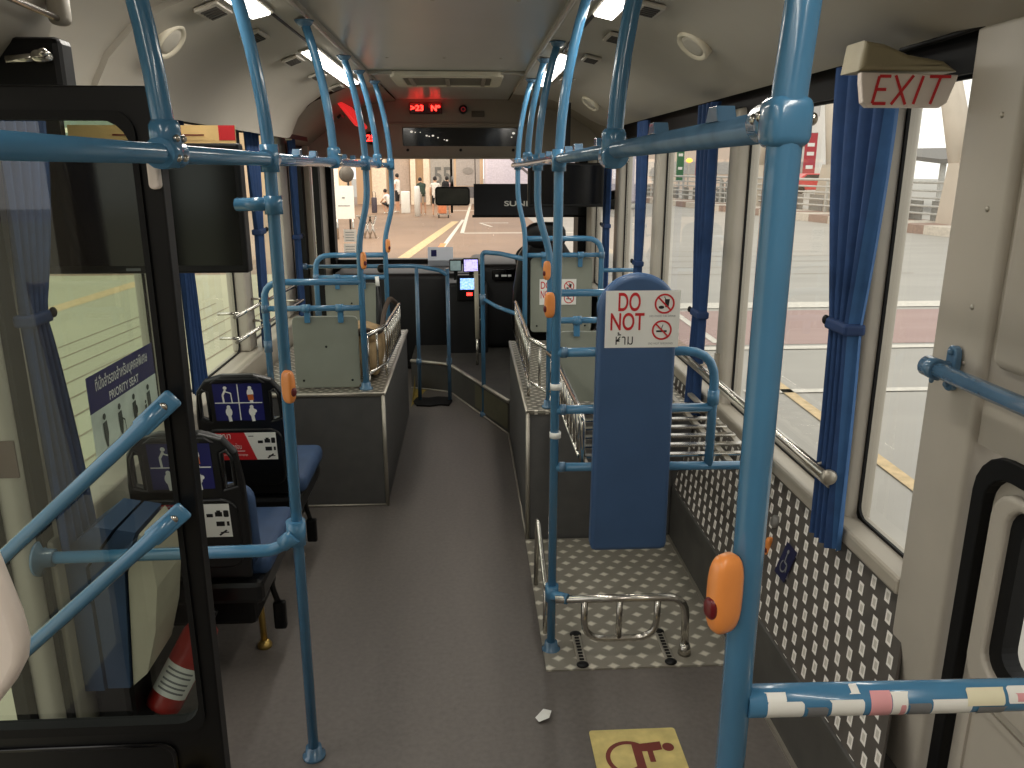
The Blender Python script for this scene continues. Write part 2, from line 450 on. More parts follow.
for (p, q) in zip(LC, LC[1:]): w.add([(p[0], 2.45, p[1]), (q[0], 2.45, q[1]), (q[0]-.012, 2.45, q[1]+.012), (p[0]-.012, 2.45, p[1]+.012)], [(0, 1, 2, 3)])
DC = [(-.62, 2.195), (-.70, 2.16), (-.745, 2.09), (-.78, 2.02), (-.825, 1.92), (-.87, 1.87), (-.95, 1.845), (-1.25, 1.84)]
extrude_profile(w, DC, -1.4, 1.72)
v_ = [(x, 1.72, z) for x, z in DC]+[(-1.25, 1.72, 2.2)]; w.add(v_, [tuple(range(len(v_)))])
extrude_profile(w, RC, -1.4, 5.9)
# rounded front end of the left duct
prev = LC
for k in range(1, 7):
    a = k/6*PI/2; sc = math.cos(a); yy = 4.95+.40*math.sin(a); yp = 4.95+.40*math.sin((k-1)/6*PI/2); sp = math.cos((k-1)/6*PI/2)
    q0 = [(-1.2+(x+1.2)*(.35+.65*sp), z) for x, z in LC]; q1 = [(-1.2+(x+1.2)*(.35+.65*sc), z) for x, z in LC]
    v = []; f = []
    for (p, q) in zip(q0, q1): v += [(p[0], yp, p[1]), (q[0], yy, q[1])]
    for i in range(len(LC)-1): f.append((2*i, 2*i+1, 2*i+3, 2*i+2))
    w.add(v, f, True)
w.mat(2)
extrude_profile(w, [(-1.055, 1.87), (-1.06, 1.90), (-1.25, 1.90)], -1.4, 5.6, False)
extrude_profile(w, [(1.05, 1.975), (1.055, 1.99), (1.13, 1.99)], -1.4, 6.2, False)
# front dome sides and outer roof
w.mat(3)
extrude_profile(w, [(-.54, 2.21), (-.75, 2.18), (-.95, 2.10), (-1.1, 1.98), (-1.25, 1.86)], 5.3, 7.5)
extrude_profile(w, [(.34, 2.21), (.6, 2.17), (.85, 2.09), (1.0, 2.0), (1.14, 1.88)], 5.88, 7.5)
w.mat(4).box(-1.33, 1.19, -1.45, 7.6, 2.31, 2.36)
w.mat(1)
for y in (.4, 1.9, 3.3): 
    for x in (-.38, -.1, .18): w.ell((x, y+.9, 2.224), (.008, .008, .003))
w.build('ceiling', [CEILC, CEIL, RUBBER, HEADG, BEIGE], kind='structure')
tw = MB().box(-.54, .34, 4.735, 4.775, 2.205, 2.226, .004)
tw.tube([(-.545, -1.3, 2.207), (-.545, 5.3, 2.207)], .008); tw.tube([(.345, -1.3, 2.207), (.345, 5.3, 2.207)], .008)
tw.mat(1).tube([(-.632, -1.3, 2.192), (-.632, 5.3, 2.192)], .006, seg=6).tube([(.432, -1.3, 2.192), (.432, 5.3, 2.192)], .006, seg=6)
tw.build('trim_2', [ALU, RUBBER], kind='structure')

# front bulkhead with the dark destination window
w = MB()
w.mat(0).plate([[(-1.30, 1.77), (1.16, 1.77), (1.16, 2.30), (-1.30, 2.30)], rrect(-.50, .42, 1.868, 2.01, .01)], (0, 6.62, 0), X, Z, .06)
w.mat(1).rect(-.51, .43, 1.86, 2.02, (0, 6.645, 0), X, Z)
w.mat(0).box(-.66, .56, 6.575, 6.60, 2.03, 2.045, .004).box(-.66, .56, 6.575, 6.60, 1.79, 1.80, .003)
w.mat(2)
for x in (-.46, -.04, .38): w.ell((x, 6.585, 1.838), (.012, .01, .012))
w.mat(3)
for x, z, s in ((-.43, 1.955, .012), (-.40, 1.95, .006), (-.36, 1.95, .005), (-.31, 1.925, .009), (-.29, 1.92, .006), (-.26, 1.925, .01), (-.22, 1.91, .006), (-.17, 1.895, .005), (-.15, 1.89, .009), (.385, 1.945, .013), (.37, 1.915, .006)):
    w.disc(x, z+.024, s, (0, 6.638, 0), X, Z, 0, s*.7, 8)
w.mat(0).box(-1.30, 1.16, 6.65, 7.55, 1.80, 1.84)
w.build('wall_front', [HEADG, GLOSSK, BLACK, mat('distant_light', (240, 235, 220), .5, emit=.8)], kind='structure')
# lower front of the bus
MB().box(-1.30, 1.16, 7.45, 7.56, -.02, .88).build('trim_3', BLACK, kind='structure')
MB().box(1.00, 1.10, 7.2, 7.5, .85, 1.82).box(-1.30, -1.2, 7.35, 7.5, .85, 1.82).build('trim_4', [RUBBER], kind='structure')

# windows
def side_window(i, x, y0, y1, z0, z1, gl, frame_t=.018):
    o = struct('window_%d' % i)
    MB().plate([rrect(y0, y1, z0, z1, .05), rrect(y0+frame_t, y1-frame_t, z0+frame_t, z1-frame_t, .035)], (x-(.006 if x > 0 else -.006), 0, 0), Y, Z, .008).build('window_frame', RUBBER, o)
    MB().rect(y0+.01, y1-.01, z0+.01, z1-.01, (x, 0, 0), Y, Z).build('pane', gl, o)
    return o
i = 1
for _, y0, y1 in LP: side_window(i, -1.265, y0-.01, y1+.01, ZS-.01, 1.91, GLASSL); i += 1
for y0, y1 in RP: side_window(i, 1.13, y0-.01, y1+.01, ZS-.01, 1.91, GLASS); i += 1
o = struct('window_9')
MB().rect(-1.25, 1.12, .86, 1.84, (0, 7.5, 0), X, Z).build('pane', GLASSF, o)
MB().box(-.145, -.125, 7.47, 7.49, 1.30, 1.84).build('centre_post', RUBBER, o)

# emergency door in the right wall
o = struct('door_1')
w = MB().plate([rrect(.62, 1.50, .03, 1.145, .10), rrect(.665, 1.462, .075, 1.10, .07)], (1.075, 0, 0), Y, Z, .03, .004); w.build('door_seal', RUBBER, o)
w = MB().plate([rrect(.66, 1.465, .07, 1.10, .07), rrect(.76, 1.385, .68, 1.06, .05)], (1.10, 0, 0), Y, Z, .03, .004)
w.plate([rrect(.70, 1.44, .63, 1.075, .06), rrect(.755, 1.39, .685, 1.055, .05)], (1.078, 0, 0), Y, Z, .03, .01)
w.plate([rrect(.72, 1.43, .15, .60, .04), rrect(.735, 1.415, .165, .585, .035)], (1.083, 0, 0), Y, Z, .008)
w.build('door_panel', BEIGE, o)
MB().plate([rrect(.75, 1.395, .675, 1.07, .055), rrect(.79, 1.355, .715, 1.03, .04)], (1.095, 0, 0), Y, Z, .035).build('window_seal', RUBBER, o)
MB().rect(.76, 1.38, .68, 1.06, (1.10, 0, 0), Y, Z).build('pane', GLASS, o)

# front entrance door on the left, closed leaves
o = struct('door_2')
for y0, y1 in ((5.66, 6.30), (6.34, 7.0)):
    MB().plate([rrect(y0, y1, .0, 1.86, .02), rrect(y0+.09, y1-.09, .25, 1.76, .05)], (-1.26, 0, 0), Y, Z, .05).build('door_leaf', RUBBER, o)
    MB().rect(y0+.08, y1-.08, .24, 1.77, (-1.26, 0, 0), Y, Z).build('pane', GLASSL, o)
MB().box(-1.24, -1.20, 5.56, 5.63, 0, 1.86).box(-1.23, -1.19, 6.28, 6.36, 0, 1.86).build('door_post', [HEADG], o)

# door post next to the open middle door, header box
w = MB().box(-1.235, -1.165, 1.97, 2.06, 0, 1.90, .025, 4); w.mat(1).box(-1.27, -1.235, 1.95, 2.02, 0, 1.90); w.box(-1.165, -1.15, 2.0, 2.06, 0, 1.90)
w.mat(2).box(-1.215, -1.16, 1.966, 1.972, .93, 1.03)
w.build('trim_5', [BEIGE, RUBBER, mat('brown_tape', (90, 70, 62), .6)], kind='structure')
# ------------------------------------------------------------------ front platform and dash
w = MB()
pl = [(-.46, 6.15), (-.15, 6.0), (.262, 4.95), (.262, 4.9), (1.08, 4.9), (1.08, 7.4), (-.46, 7.4)]
w.plate([pl], (0, 0, .11), X, Y, .22)
w.mat(1)
w.tube([(-.46, 6.15, .222), (-.15, 6.0, .222), (.262, 4.95, .222)], .014, fil=.06, seg=8)
w.tube([(-.46, 6.13, .006), (-.15, 5.985, .006), (.255, 4.94, .006)], .006, fil=.06, seg=6)
w.mat(2).add([(.04, 5.50, .03), (.25, 4.965, .03), (.25, 4.965, .20), (.04, 5.50, .20)], [(0, 1, 2, 3)])
w.build('trim_6', [PLATG, ALU, mat('olive_panel', (92, 88, 66), .5)], kind='structure')

t = thing('dashboard', 'long black dashboard with dark instruments below the windshield', 'dashboard', (0, 6.7, .22))
w = MB().box(-1.15, .10, 6.72, 7.44, .0, .84, .05, 3); w.box(.02, 1.05, 6.55, 7.44, .22, .93, .06, 3)
w.box(-.18, .16, 6.40, 6.8, .0, .80, .03, 3)
w.build('dash_body', mat('dash_black', (20, 20, 22), .5), t)
w = MB().plate([rrect(.2, .78, .80, .90, .03)], (0, 6.53, 0), X, Z, .04, .005); w.mat(1)
for x, z, s in ((.24, .845, .012), (.30, .845, .022), (.345, .845, .014), (.42, .86, .012)): w.rect(x-s, x+s, z-.008, z+.008, (0, 6.505, 0), X, Z)
w.build('instrument_cluster', [GLOSSK, mat('dial_white', (200, 200, 195), .5, emit=.15)], t)
w = MB().lathe([(.03, 0), (.03, .25)], (.60, 6.45, .78), (0, -.5, .85), 10)
ringp = [Vector((.60, 6.32, 1.0)) + X*.21*math.cos(a)+Vector((0, .85, .5)).normalized()*.21*math.sin(a) for a in [2*PI*k/28 for k in range(28)]]
w.tube(ringp, .014, closed=True, seg=8); w.tube([ringp[0], (.60, 6.32, .99), ringp[14]], .012, seg=6)
w.build('steering_wheel', BLACK, t)
for x, z in ((.09, .60), (.11, .57), (.085, .54), (.10, .50)): MB().lathe([(.008, 0), (.007, .006)], (x, 6.402, z), (0, -1, 0), 10).build('switch', mat('switch_grey', (120, 120, 110), .5), t)

def screen(name, label, x0, x1, z0, z1, y, sm, stand=True):
    t = thing(name, label, 'screen', ((x0+x1)/2, y, z0))
    MB().box(x0, x1, y, y+.03, z0, z1, .006).build('casing', BLACK, t)
    MB().rect(x0+.008, x1-.008, z0+.008, z1-.01, (0, y-.002, 0), X, Z).build('display', sm, t)
    MB().box((x0+x1)/2-.015, (x0+x1)/2+.015, y+.02, y+.10, z0-.07, z0+.03).build('stand', BLACK, t)
screen('dash_monitor', 'bright violet-white screen, upper right of the dash screens', -.035, .09, .895, 1.005, 6.35, SCREEN1)
screen('dash_monitor', 'small dull grey screen beside the violet dash screen', -.145, -.045, .90, .995, 6.36, SCREEN3)
t = thing('card_reader', 'bright blue display with a red light, lowest on the dash', 'ticket machine', (.01, 6.37, .62))
MB().box(-.09, .105, 6.36, 6.42, .66, .87, .01).build('casing', BLACK, t)
MB().rect(-.06, .085, .755, .845, (0, 6.356, 0), X, Z).build('display', SCREEN2, t)
MB().rect(-.01, .035, .705, .73, (0, 6.356, 0), X, Z).build('indicator', LEDR, t)
t = thing('hand_lever', 'pale upright lever with a cream sleeve beside the driver entrance bar', 'lever', (.065, 5.98, .22))
MB().tube([(.065, 5.98, .22), (.07, 5.98, .45)], .012, seg=8).build('shaft', STEEL, t)
MB().tube([(.07, 5.98, .43), (.063, 5.98, .95)], .017, seg=10).build('sleeve', CREAM, t)
# driver chair
t = thing('driver_chair', 'tall black driver chair with headrest behind the grey notice panel', 'seat', (.56, 5.7, .22))
MB().ell((.56, 5.72, 1.23), (.15, .06, .10), e=.7).build('headrest', BLACK, t)
MB().plate([[(-.24, .0), (.24, .0), (.23, .3), (.19, .55), (.12, .66), (-.12, .66), (-.19, .55), (-.23, .3)]], (.56, 5.74, .55), X, Z, .12, .04, True).build('backrest', BLACK, t)
MB().box(.33, .79, 5.72, 6.2, .50, .64, .04, 3).build('seat_cushion', BLACK, t)
MB().box(.42, .70, 5.82, 6.1, .22, .52, .02).build('pedestal', BLACK, t)

# ------------------------------------------------------------------ wheel boxes
t = thing('wheel_box', 'dark grey raised wheel box left of the aisle under the tan bag', 'wheel box', (-.8, 4.5, 0))
MB().box(-1.115, -.432, 3.85, 5.45, 0, .595, .004).build('box_body', BOXG, t)
MB().box(-1.115, -.425, 3.84, 5.45, .593, .612, .003).build('top_plate', BOXTOP, t)
w = MB().tube([(-.434, 3.848, 0), (-.434, 3.848, .60)], .010, seg=8).tube([(-1.115, 3.845, .604), (-.43, 3.845, .604), (-.43, 5.45, .604)], .011, seg=8).tube([(-1.115, 3.845, .006), (-.43, 3.845, .006)], .006, seg=6)
w.build('edge_trim', ALU, t)
t = thing('wheel_box', 'dark grey raised wheel box right of the aisle behind the wheelchair backrest', 'wheel box', (.7, 4.1, 0))
MB().box(.262, .948, 3.41, 4.9, 0, .625, .004).box(.94, 1.02, 3.41, 4.9, 0, .62).build('box_body', BOXG, t)
MB().box(.255, 1.02, 3.40, 4.9, .623, .643, .003).build('top_plate', BOXTOP, t)
w = MB().tube([(.264, 3.408, 0), (.264, 3.408, .63)], .010, seg=8).tube([(1.02, 3.405, .634), (.262, 3.405, .634), (.262, 4.9, .634)], .011, seg=8).tube([(.262, 3.41, .006), (.255, 4.94, .006)], .006, seg=6)
w.build('edge_trim', ALU, t)

# ------------------------------------------------------------------ overhead rails and poles
RT = .0153
XRL, XRR = -.475, .287
def zr(y): return 1.742-.0055*y if y < 6 else 1.71
def rail(name, label, x, y0, y1, clips, extra=None):
    t = thing(name, label, 'handrail', (x, (y0+y1)/2, 1.72))
    MB().tube([(x, y0, zr(y0) if x > 0 else 1.725), (x, y1, zr(y1) if x > 0 else 1.715)], RT, seg=16).build('rail_tube', BLUE if x < 0 else BLUE_D, t)
    for y in clips:
        z = zr(y) if x > 0 else 1.722
        MB().plate([[(-.024, 0), (.024, 0), (.014, .017), (-.014, .017)]], (x, y, z+RT-.003), Y, Z, .022, .002).build('strap_stop', BLUE_D, t)
    return t
rail('overhead_rail', 'long blue overhead handrail left of the aisle', XRL, -.6, 5.12, (2.35, 2.6, 3.25, 3.5, 4.1, 4.3))
rail('overhead_rail', 'long blue overhead handrail right of the aisle', XRR, .735, 4.95, (.92, 1.22, 1.75, 2.1, 2.3, 2.85, 3.1, 3.7, 3.9, 4.4, 4.6))
def arc_up(x, y, side):
    return [(x+side*.075*((k/7)**2.0), y, 1.70+.485*k/7) for k in range(8)]
def upper_pole(x, y, side, label, r=RT):
    t = thing('grab_pole', label, 'pole', (x, y, 1.72), None)
    MB().tube(arc_up(x, y, side), r, seg=14).build('pole_tube', BLUE, t)
    xt = x+side*.08
    MB().lathe([(.024, 0), (.024, .05), (.020, .058)], (x, y, 1.715), seg=14).tube([(x, y-.035, 1.722), (x, y+.035, 1.722)], .024, seg=14).build('rail_socket', BLUE, t)
    w = MB()
    for dy in (-.015, .015): w.ell((x-.02*side*-1 if False else x+.022, y+dy, 1.745), (.006, .006, .006)); w.ell((x+.022, y+dy, 1.715), (.006, .006, .006))
    w.build('bolt_heads', STEEL, t)
    MB().lathe([(.035, 0), (.03, -.008), (.019, -.02)], (xt-side*.004, y, 2.192), seg=14).build('ceiling_flange', BLUE_D, t)
    return t
def full_pole(x, y, side, zb, xb, bend, label, r=RT, upper=True):
    t = thing('grab_pole', label, 'pole', (xb, y, zb))
    low = [(xb, y, zb), (xb, y, bend), (x, y, bend+.19), (x, y, 1.70)] if bend else [(xb, y, zb), (x, y, 1.70)]
    MB().tube((fillet(low, .07) if bend else [Vector(p) for p in low])+[Vector(p) for p in arc_up(x, y, side)[1:]], r, seg=14).build('pole_tube', BLUE, t)
    if y > 1: MB().tube([(x, y, 1.69), (x, y, 1.755)], r+.007, seg=14).tube([(x, y-.035, 1.722), (x, y+.035, 1.722)], r+.006, seg=14).build('rail_clamp', BLUE, t)
    MB().lathe([(.034, 0), (.034, .008), (.025, .012), (.023, .035)], (xb, y, zb), seg=18).build('base_flange', BLUE_D, t)
    MB().lathe([(.035, 0), (.03, -.008), (.019, -.02)], (x+side*.076, y, 2.195), seg=14).build('ceiling_flange', BLUE_D, t)
    return t
upper_pole(XRL, 1.34, -1, 'nearest left blue upper pole, above the open door leaf', .0172)
full_pole(XRL, 2.02, -1, 0, -.48, None, 'tall blue floor-to-ceiling pole beside the two black seats')
upper_pole(XRL, 3.0, -1, 'left blue upper pole ending on the rail past the floor pole')
full_pole(XRL, 3.92, -1, .612, -.525, 1.36, 'bent blue pole on the front corner of the left wheel box')
upper_pole(XRL, 4.45, -1, 'left blue upper pole between the two bent poles')
full_pole(XRL+.02, 5.0, -1, .612, -.51, 1.28, 'farthest left bent blue pole, behind the tan bag')
# right
t = full_pole(XRR-.004, .72, 1, 0, XRR-.004, None, 'thickest blue pole, nearest the camera on the right', .0158)
w = MB().obox((XRR-.004, .722, 1.739), (.040, .040, .044), None, .010, 3).tube([(XRR, .73, 1.741), (XRR, .785, 1.741)], .0185, seg=16)
w.mat(1).ell((XRR-.023, .735, 1.745), (.003, .005, .005)).ell((XRR-.018, .765, 1.744), (.003, .005, .005)).ell((XRR+.02, .722, 1.742), (.005, .006, .006))
w.build('tee_clamp', [BLUE, STEEL], t)
w = MB(); w.tube([(XRR+.006, .72, 1.143), (.55, .72, 1.139), (1.04, .72, 1.132)], .0175, seg=18); w.tube([(1.03, .72, 1.132), (1.068, .72, 1.132)], .034, seg=16)
cb = w.build('cross_bar', BLUE, t)
# peeling stickers wrapped round the cross bar
def wrap(w, x0, x1, a0, a1, r=.0180, zc=1.1405, yc=.72, mi=0):
    w.mat(mi); k = 8; v = []; f = []
    for i in range(k+1):
        a = math.radians(a0+(a1-a0)*i/k)
        for x, j in ((x0, 0), (x1, 1)):
            jj = random.uniform(-.003, .003) if i in (0, k) else 0
            zz = 1.1395-.0148*(x-.55)
            v.append((x+jj, yc-r*math.cos(a), zz+r*math.sin(a)))
    for i in range(k): f.append((2*i, 2*i+1, 2*i+3, 2*i+2))
    w.add(v, f, True)
w = MB()
for x0, x1, a0, a1, mi in ((.312, .352, -45, 30, 0), (.312, .333, 30, 62, 0), (.356, .378, -40, 10, 3), (.382, .418, -45, 32, 0), (.425, .448, -60, 60, 2), (.428, .436, -55, 40, 0), (.449, .466, -60, 55, 0), (.458, .464, -50, 10, 2), (.468, .492, -40, 15, 3), (.494, .538, -48, 26, 0), (.532, .574, 0, 62, 1), (.545, .575, -50, -4, 3), (.578, .625, 5, 66, 0), (.588, .62, 12, 40, 2), (.405, .414, 50, 90, 0)):
    wrap(w, x0, x1, a0, a1, .0178+.0002*mi+(.0003 if a0 > -5 else 0), mi=mi)
w.build('peeling_stickers', [WHITE, PALEY, PINK, GREYI], cb)
MB().ell((.263, .70, .985), (.006, .004, .006)).build('paint_chip', mat('chipped_paint', (140, 110, 80), .7), t)

upper_pole(XRR, 1.59, 1, 'right blue upper pole with a thick socket, second from the camera', .0165)
full_pole(XRR, 2.52, 1, 0, .284, None, 'straight blue floor pole at the chequer plate carrying the backrest frame')
full_pole(.303, 3.45, 1, .643, .363, 1.33, 'bent blue pole on the near corner of the right wheel box')
upper_pole(XRR+.01, 3.95, 1, 'right blue upper pole between the two bent poles')
full_pole(XRR+.02, 4.85, 1, .22, .352, 1.33, 'farthest right bent blue pole, beside the driver chair')

def stop_button(x, y, z, sx, face, label, s=1.0):
    """orange bell push; sx,face: direction the button looks"""
    t = thing('stop_button', label, 'stop button', (x, y, z))
    f = Vector(face).normalized(); u = Z.cross(f); R = frame(u, f, Z)
    MB().ell((x, y, z), (.0125*s, .0185*s, .044*s), R, .62).build('casing', ORANGE, t)
    c = Vector((x, y, z))+f*.0165*s-Z*.012*s
    MB().ell(c, (.0085*s, .006*s, .012*s), R, .8).build('push', DKRED, t)
    w = MB()
    w.tube([Vector((x, y, z))+f*.019*s*math.cos(a)*.75-u*.0+Z*.0425*s*math.sin(a)-u*0 for a in [PI*k/14-PI/2 for k in range(15)]], .0009, seg=5)
    w.build('seam', mat('orange_seam', (190, 96, 30), .5), t)
    return t
stop_button(.256, .705, 1.283, 0, (-1, -.45, 0), 'large orange stop button on the nearest right pole')
stop_button(-.466, 1.995, 1.155, 0, (.8, -.5, 0), 'orange stop button on the floor pole beside the black seats')
stop_button(-.505, 3.90, 1.265, 0, (.6, -.8, 0), 'orange stop button on the bent pole at the left wheel box', .95)
stop_button(-.490, 4.98, 1.235, 0, (.6, -.8, 0), 'orange stop button on the farthest left bent pole', .95)
stop_button(.262, 2.505, 1.275, 0, (-1, -.4, 0), 'orange stop button on the straight pole left of the blue backrest', .95)
stop_button(.345, 3.43, 1.270, 0, (-.8, -.6, 0), 'orange stop button on the bent pole behind the straight pole', .95)
stop_button(1.015, 2.40, .452, 0, (-1, -.2, .1), 'small orange stop button on the studded wall below the curtain', .85)
t = thing('round_buzzer', 'round grey button above the small orange one on the studded wall', 'button', (1.03, 2.42, .53))
MB().lathe([(.022, 0), (.022, .015), (.016, .022)], (1.045, 2.42, .535), (-1, 0, .2)).build('cap', mat('mid_grey', (120, 118, 114), .4), t)
MB().lathe([(.027, 0), (.027, .006)], (1.052, 2.42, .534), (-1, 0, .2)).build('collar', BLACK, t)

# horizontal bar from the floor pole to the door post, seen through the door glass
t = thing('grab_bar', 'blue horizontal bar from the floor pole to the door post', 'handrail', (-.75, 2.0, .69))
MB().tube([(-.48, 2.0, .735), (-.535, 2.0, .69), (-1.14, 2.0, .685)], .0175, .05, 14).build('bar', BLUE, t)
MB().tube([(-.48, 2.015, .70), (-.48, 2.015, .77)], .026, seg=14).tube([(-.48, 2.0, .735), (-.515, 2.0, .707)], .023, seg=14).build('clamp', BLUE, t)
MB().lathe([(.05, 0), (.05, .008), (.026, .016), (.024, .04)], (-1.165, 2.0, .685), (1, 0, 0)).build('wall_flange', BLUE_D, t)
# small stub clamp high on that pole
t = thing('pole_bracket', 'short blue stub bracket clamped high on the left floor pole', 'bracket', (-.5, 2.02, 1.62))
MB().tube([(-.474, 2.02, 1.59), (-.474, 2.02, 1.635)], .022, seg=14).tube([(-.48, 2.02, 1.615), (-.57, 2.05, 1.612)], .0165, seg=14).build('stub', BLUE, t)

# handrail on the emergency door
t = thing('door_handrail', 'blue handrail with end bracket on the wall above the emergency door', 'handrail', (1.0, 1.3, 1.27))
MB().tube([(1.0, 1.615, 1.284), (1.0, .75, 1.284)], .0175, seg=16).build('bar', BLUE_D, t)
for y in (1.60, .80):
    w = MB().tube([(1.0, y-.022, 1.284), (1.0, y+.022, 1.284)], .023, seg=16).tube([(1.0, y, 1.284), (1.04, y, 1.284)], .016, seg=12)
    w.plate([rrect(-.018, .018, -.05, .05, .017)], (1.040, y-.005, 1.284), Y, Z, .014, .003)
    w.ell((1.03, y-.005, 1.320), (.006, .007, .007)).ell((1.03, y-.005, 1.248), (.006, .007, .007)).ell((1.0, y, 1.258), (.005, .006, .008))
    w.build('end_bracket', BLUE_D, t)

# ------------------------------------------------------------------ wheelchair bay
MB().box(.255, .935, 2.39, 3.40, 0, .006).build('chequer_plate', CHEQ)
tag(bpy.data.objects['chequer_plate'], 'silver chequer plate set on the floor under the blue backrest', 'floor plate')
t = thing('backrest_guard', 'blue tubular frame holding the long blue wheelchair backrest', 'frame', (.6, 2.52, .7))
w = MB().tube([(.29, 2.52, 1.115), (.822, 2.52, 1.115), (.822, 2.52, .71)], .0158, .11, 14); w.build('top_hoop', BLUE, t)
MB().tube([(.29, 2.52, .918), (.822, 2.52, .918)], .0155, seg=12).tube([(.822, 2.52, .98), (.822, 2.52, .93)], .02, seg=12).build('middle_rail', BLUE, t)
MB().tube([(.29, 2.52, .713), (1.04, 2.52, .705)], .0155, seg=12).build('lower_rail', BLUE, t)
w = MB()
for z in (1.115, .918, .713): w.tube([(.302, 2.52, z), (.322, 2.52, z)], .0185, seg=12)
w.build('joint_collars', BLUE_D, t)
w = MB(); 
for z in (1.0, .83): w.tube([(.288, 2.52, z-.01), (.288, 2.52, z+.01)], .0195, seg=14)
w.build('tape_bands', WHITE, t)
t = thing('wheelchair_pad', 'long upright blue padded backrest with rounded top and red DO NOT notice', 'backrest', (.534, 2.45, .45))
lp = [(-.136, .0), (-.130, -.012), (-.118, -.016), (.118, -.016), (.130, -.012), (.136, .0)]
top = [(.125*math.cos(a), .80+.125*.95*math.sin(a)*1.0+.02) for a in [PI*k/18 for k in range(19)]]
loop = [(-.131, .02), (-.126, .004), (-.112, -.002), (.112, -.002), (.126, .004), (.131, .02)] + top
w = MB().plate([loop], (.534, 2.452, .442), X, Z, .055, .014, True); w.build('pad', PAD, t)
MB().tube([Vector((.534, 2.452, .442))+X*p[0]*1.0+Z*p[1] for p in top], .004, seg=6).build('piping', mat('blue_piping', (84, 116, 160), .4), t)
w = MB(); o_ = (.547, 2.4235, 1.150)
w.mat(0).rect(-.118, .118, 0, .182, o_, X, Z)
w.mat(1).text('DO', -.078, -.008, .117, .176, o_, X, Z, .001, 0, .015).text('NOT', -.101, .006, .056, .112, o_, X, Z, .001, 0, .015)
w.mat(2).text('ห้าม', -.083, -.028, .010, .050, o_, X, Z, .001)
def prohib(w, cx, cy, r, o, u, v, red, blk, kind):
    w.mat(red).ring(cx, cy, r*.82, r, o, u, v, .0012)
    w.mat(blk)
    if kind:
        w.poly([(cx+.0*r, cy+.45*r), (cx+.5*r, cy+.45*r), (cx+.4*r, cy-.35*r), (cx+.08*r, cy-.35*r)], o, u, v, .001)
        w.disc(cx-.3*r, cy-.35*r, .28*r, o, u, v, .001, .16*r).bar2(cx+.1*r, cy+.45*r, cx-.05*r, cy+.7*r, .07*r, o, u, v, .001)
    else:
        w.rect(cx-.55*r, cx+.5*r, cy-.2*r, cy-.02*r, o, u, v, .001).bar2(cx-.05*r, cy+.1*r, cx+.1*r, cy+.55*r, .07*r, o, u, v, .001)
    w.mat(red).bar2(cx-.6*r, cy+.6*r, cx+.6*r, cy-.6*r, .16*r, o, u, v, .0015)
prohib(w, .068, .140, .032, o_, X, Z, 1, 2, 1); prohib(w, .063, .056, .032, o_, X, Z, 1, 2, 0)
w.mat(3).text('NO FOOD OR DRINK', .022, .106, .098, .104, o_, X, Z, .001).text('DO NOT SMOKING', .022, .100, .010, .016, o_, X, Z, .001)
w.build('notice', [WHITE, REDI, BLKI, GREYI], t)
w = MB()
for z in (1.115, .918, .713): w.box(.50, .57, 2.475, 2.515, z-.02, z+.02, .004)
w.build('mounting_brackets', BLACK, t)

t = thing('luggage_rack', 'stainless slatted luggage rack behind the blue backrest', 'rack', (.7, 2.9, .7))
for k in range(7):
    y = 2.58+.10*k
    MB().box(.385, 1.0, y-.014, y+.014, .722, .733, .003).build('slat', STEEL, t)
for x in (.395, .90, .995): MB().box(x-.012, x+.012, 2.53, 3.38, .708, .722, .003).build('support_bar', ALU, t)
t = thing('side_guard', 'sloping chrome guard with upright bars left of the luggage rack', 'guard rail', (.37, 2.95, .72))
MB().tube([(.352, 3.42, .905), (.378, 3.30, .90), (.378, 2.60, .90), (.385, 2.55, .87), (.385, 2.54, .72)], .0105, .04, 10).tube([(.365, 3.41, .73), (.378, 3.30, .735), (.378, 2.56, .735)], .008, .03, 8).build('rails', STEEL, t)
for k in range(8): MB().tube([(.378, 2.60+.09*k, .735), (.378, 2.60+.09*k, .90)], .0065, seg=8).build('bar', STEEL, t)

def balustrade(label, pts_top, dz, r=.0105, nb=9, flip=False):
    t = thing('balustrade', label, 'guard rail', (pts_top[0][0], pts_top[0][1], pts_top[0][2]-dz))
    low = [(p[0], p[1], p[2]-dz) for p in pts_top]
    MB().tube(pts_top, r, .03, 10).build('top_rail', STEEL, t)
    MB().tube(low, r*.8, .03, 8).build('bottom_rail', STEEL, t)
    P = [Vector(p) for p in pts_top]
    for a, c in zip(P, P[1:]):
        L = (c-a).length; k = max(1, int(L/.105))
        for i in range(k+1):
            if i == k and c is not P[-1]: continue
            q = a+(c-a)*(i/k); MB().tube([q, q-Z*dz], .006, seg=8).build('bar', STEEL, t)
    w = MB()
    for q in (P[0], P[1]): w.tube([q-Z*dz, q-Z*(dz+.075)], .008, seg=8)
    w.build('feet', STEEL, t)
    return t
balustrade('chrome balustrade along the left wheel box beside the tan bag', [(-.51, 3.94, .885), (-.445, 4.19, .885), (-.445, 5.10, .85)], .20)
balustrade('chrome balustrade along the aisle edge of the right wheel box', [(.37, 3.44, .91), (.285, 3.64, .925), (.285, 4.68, .925)], .205)

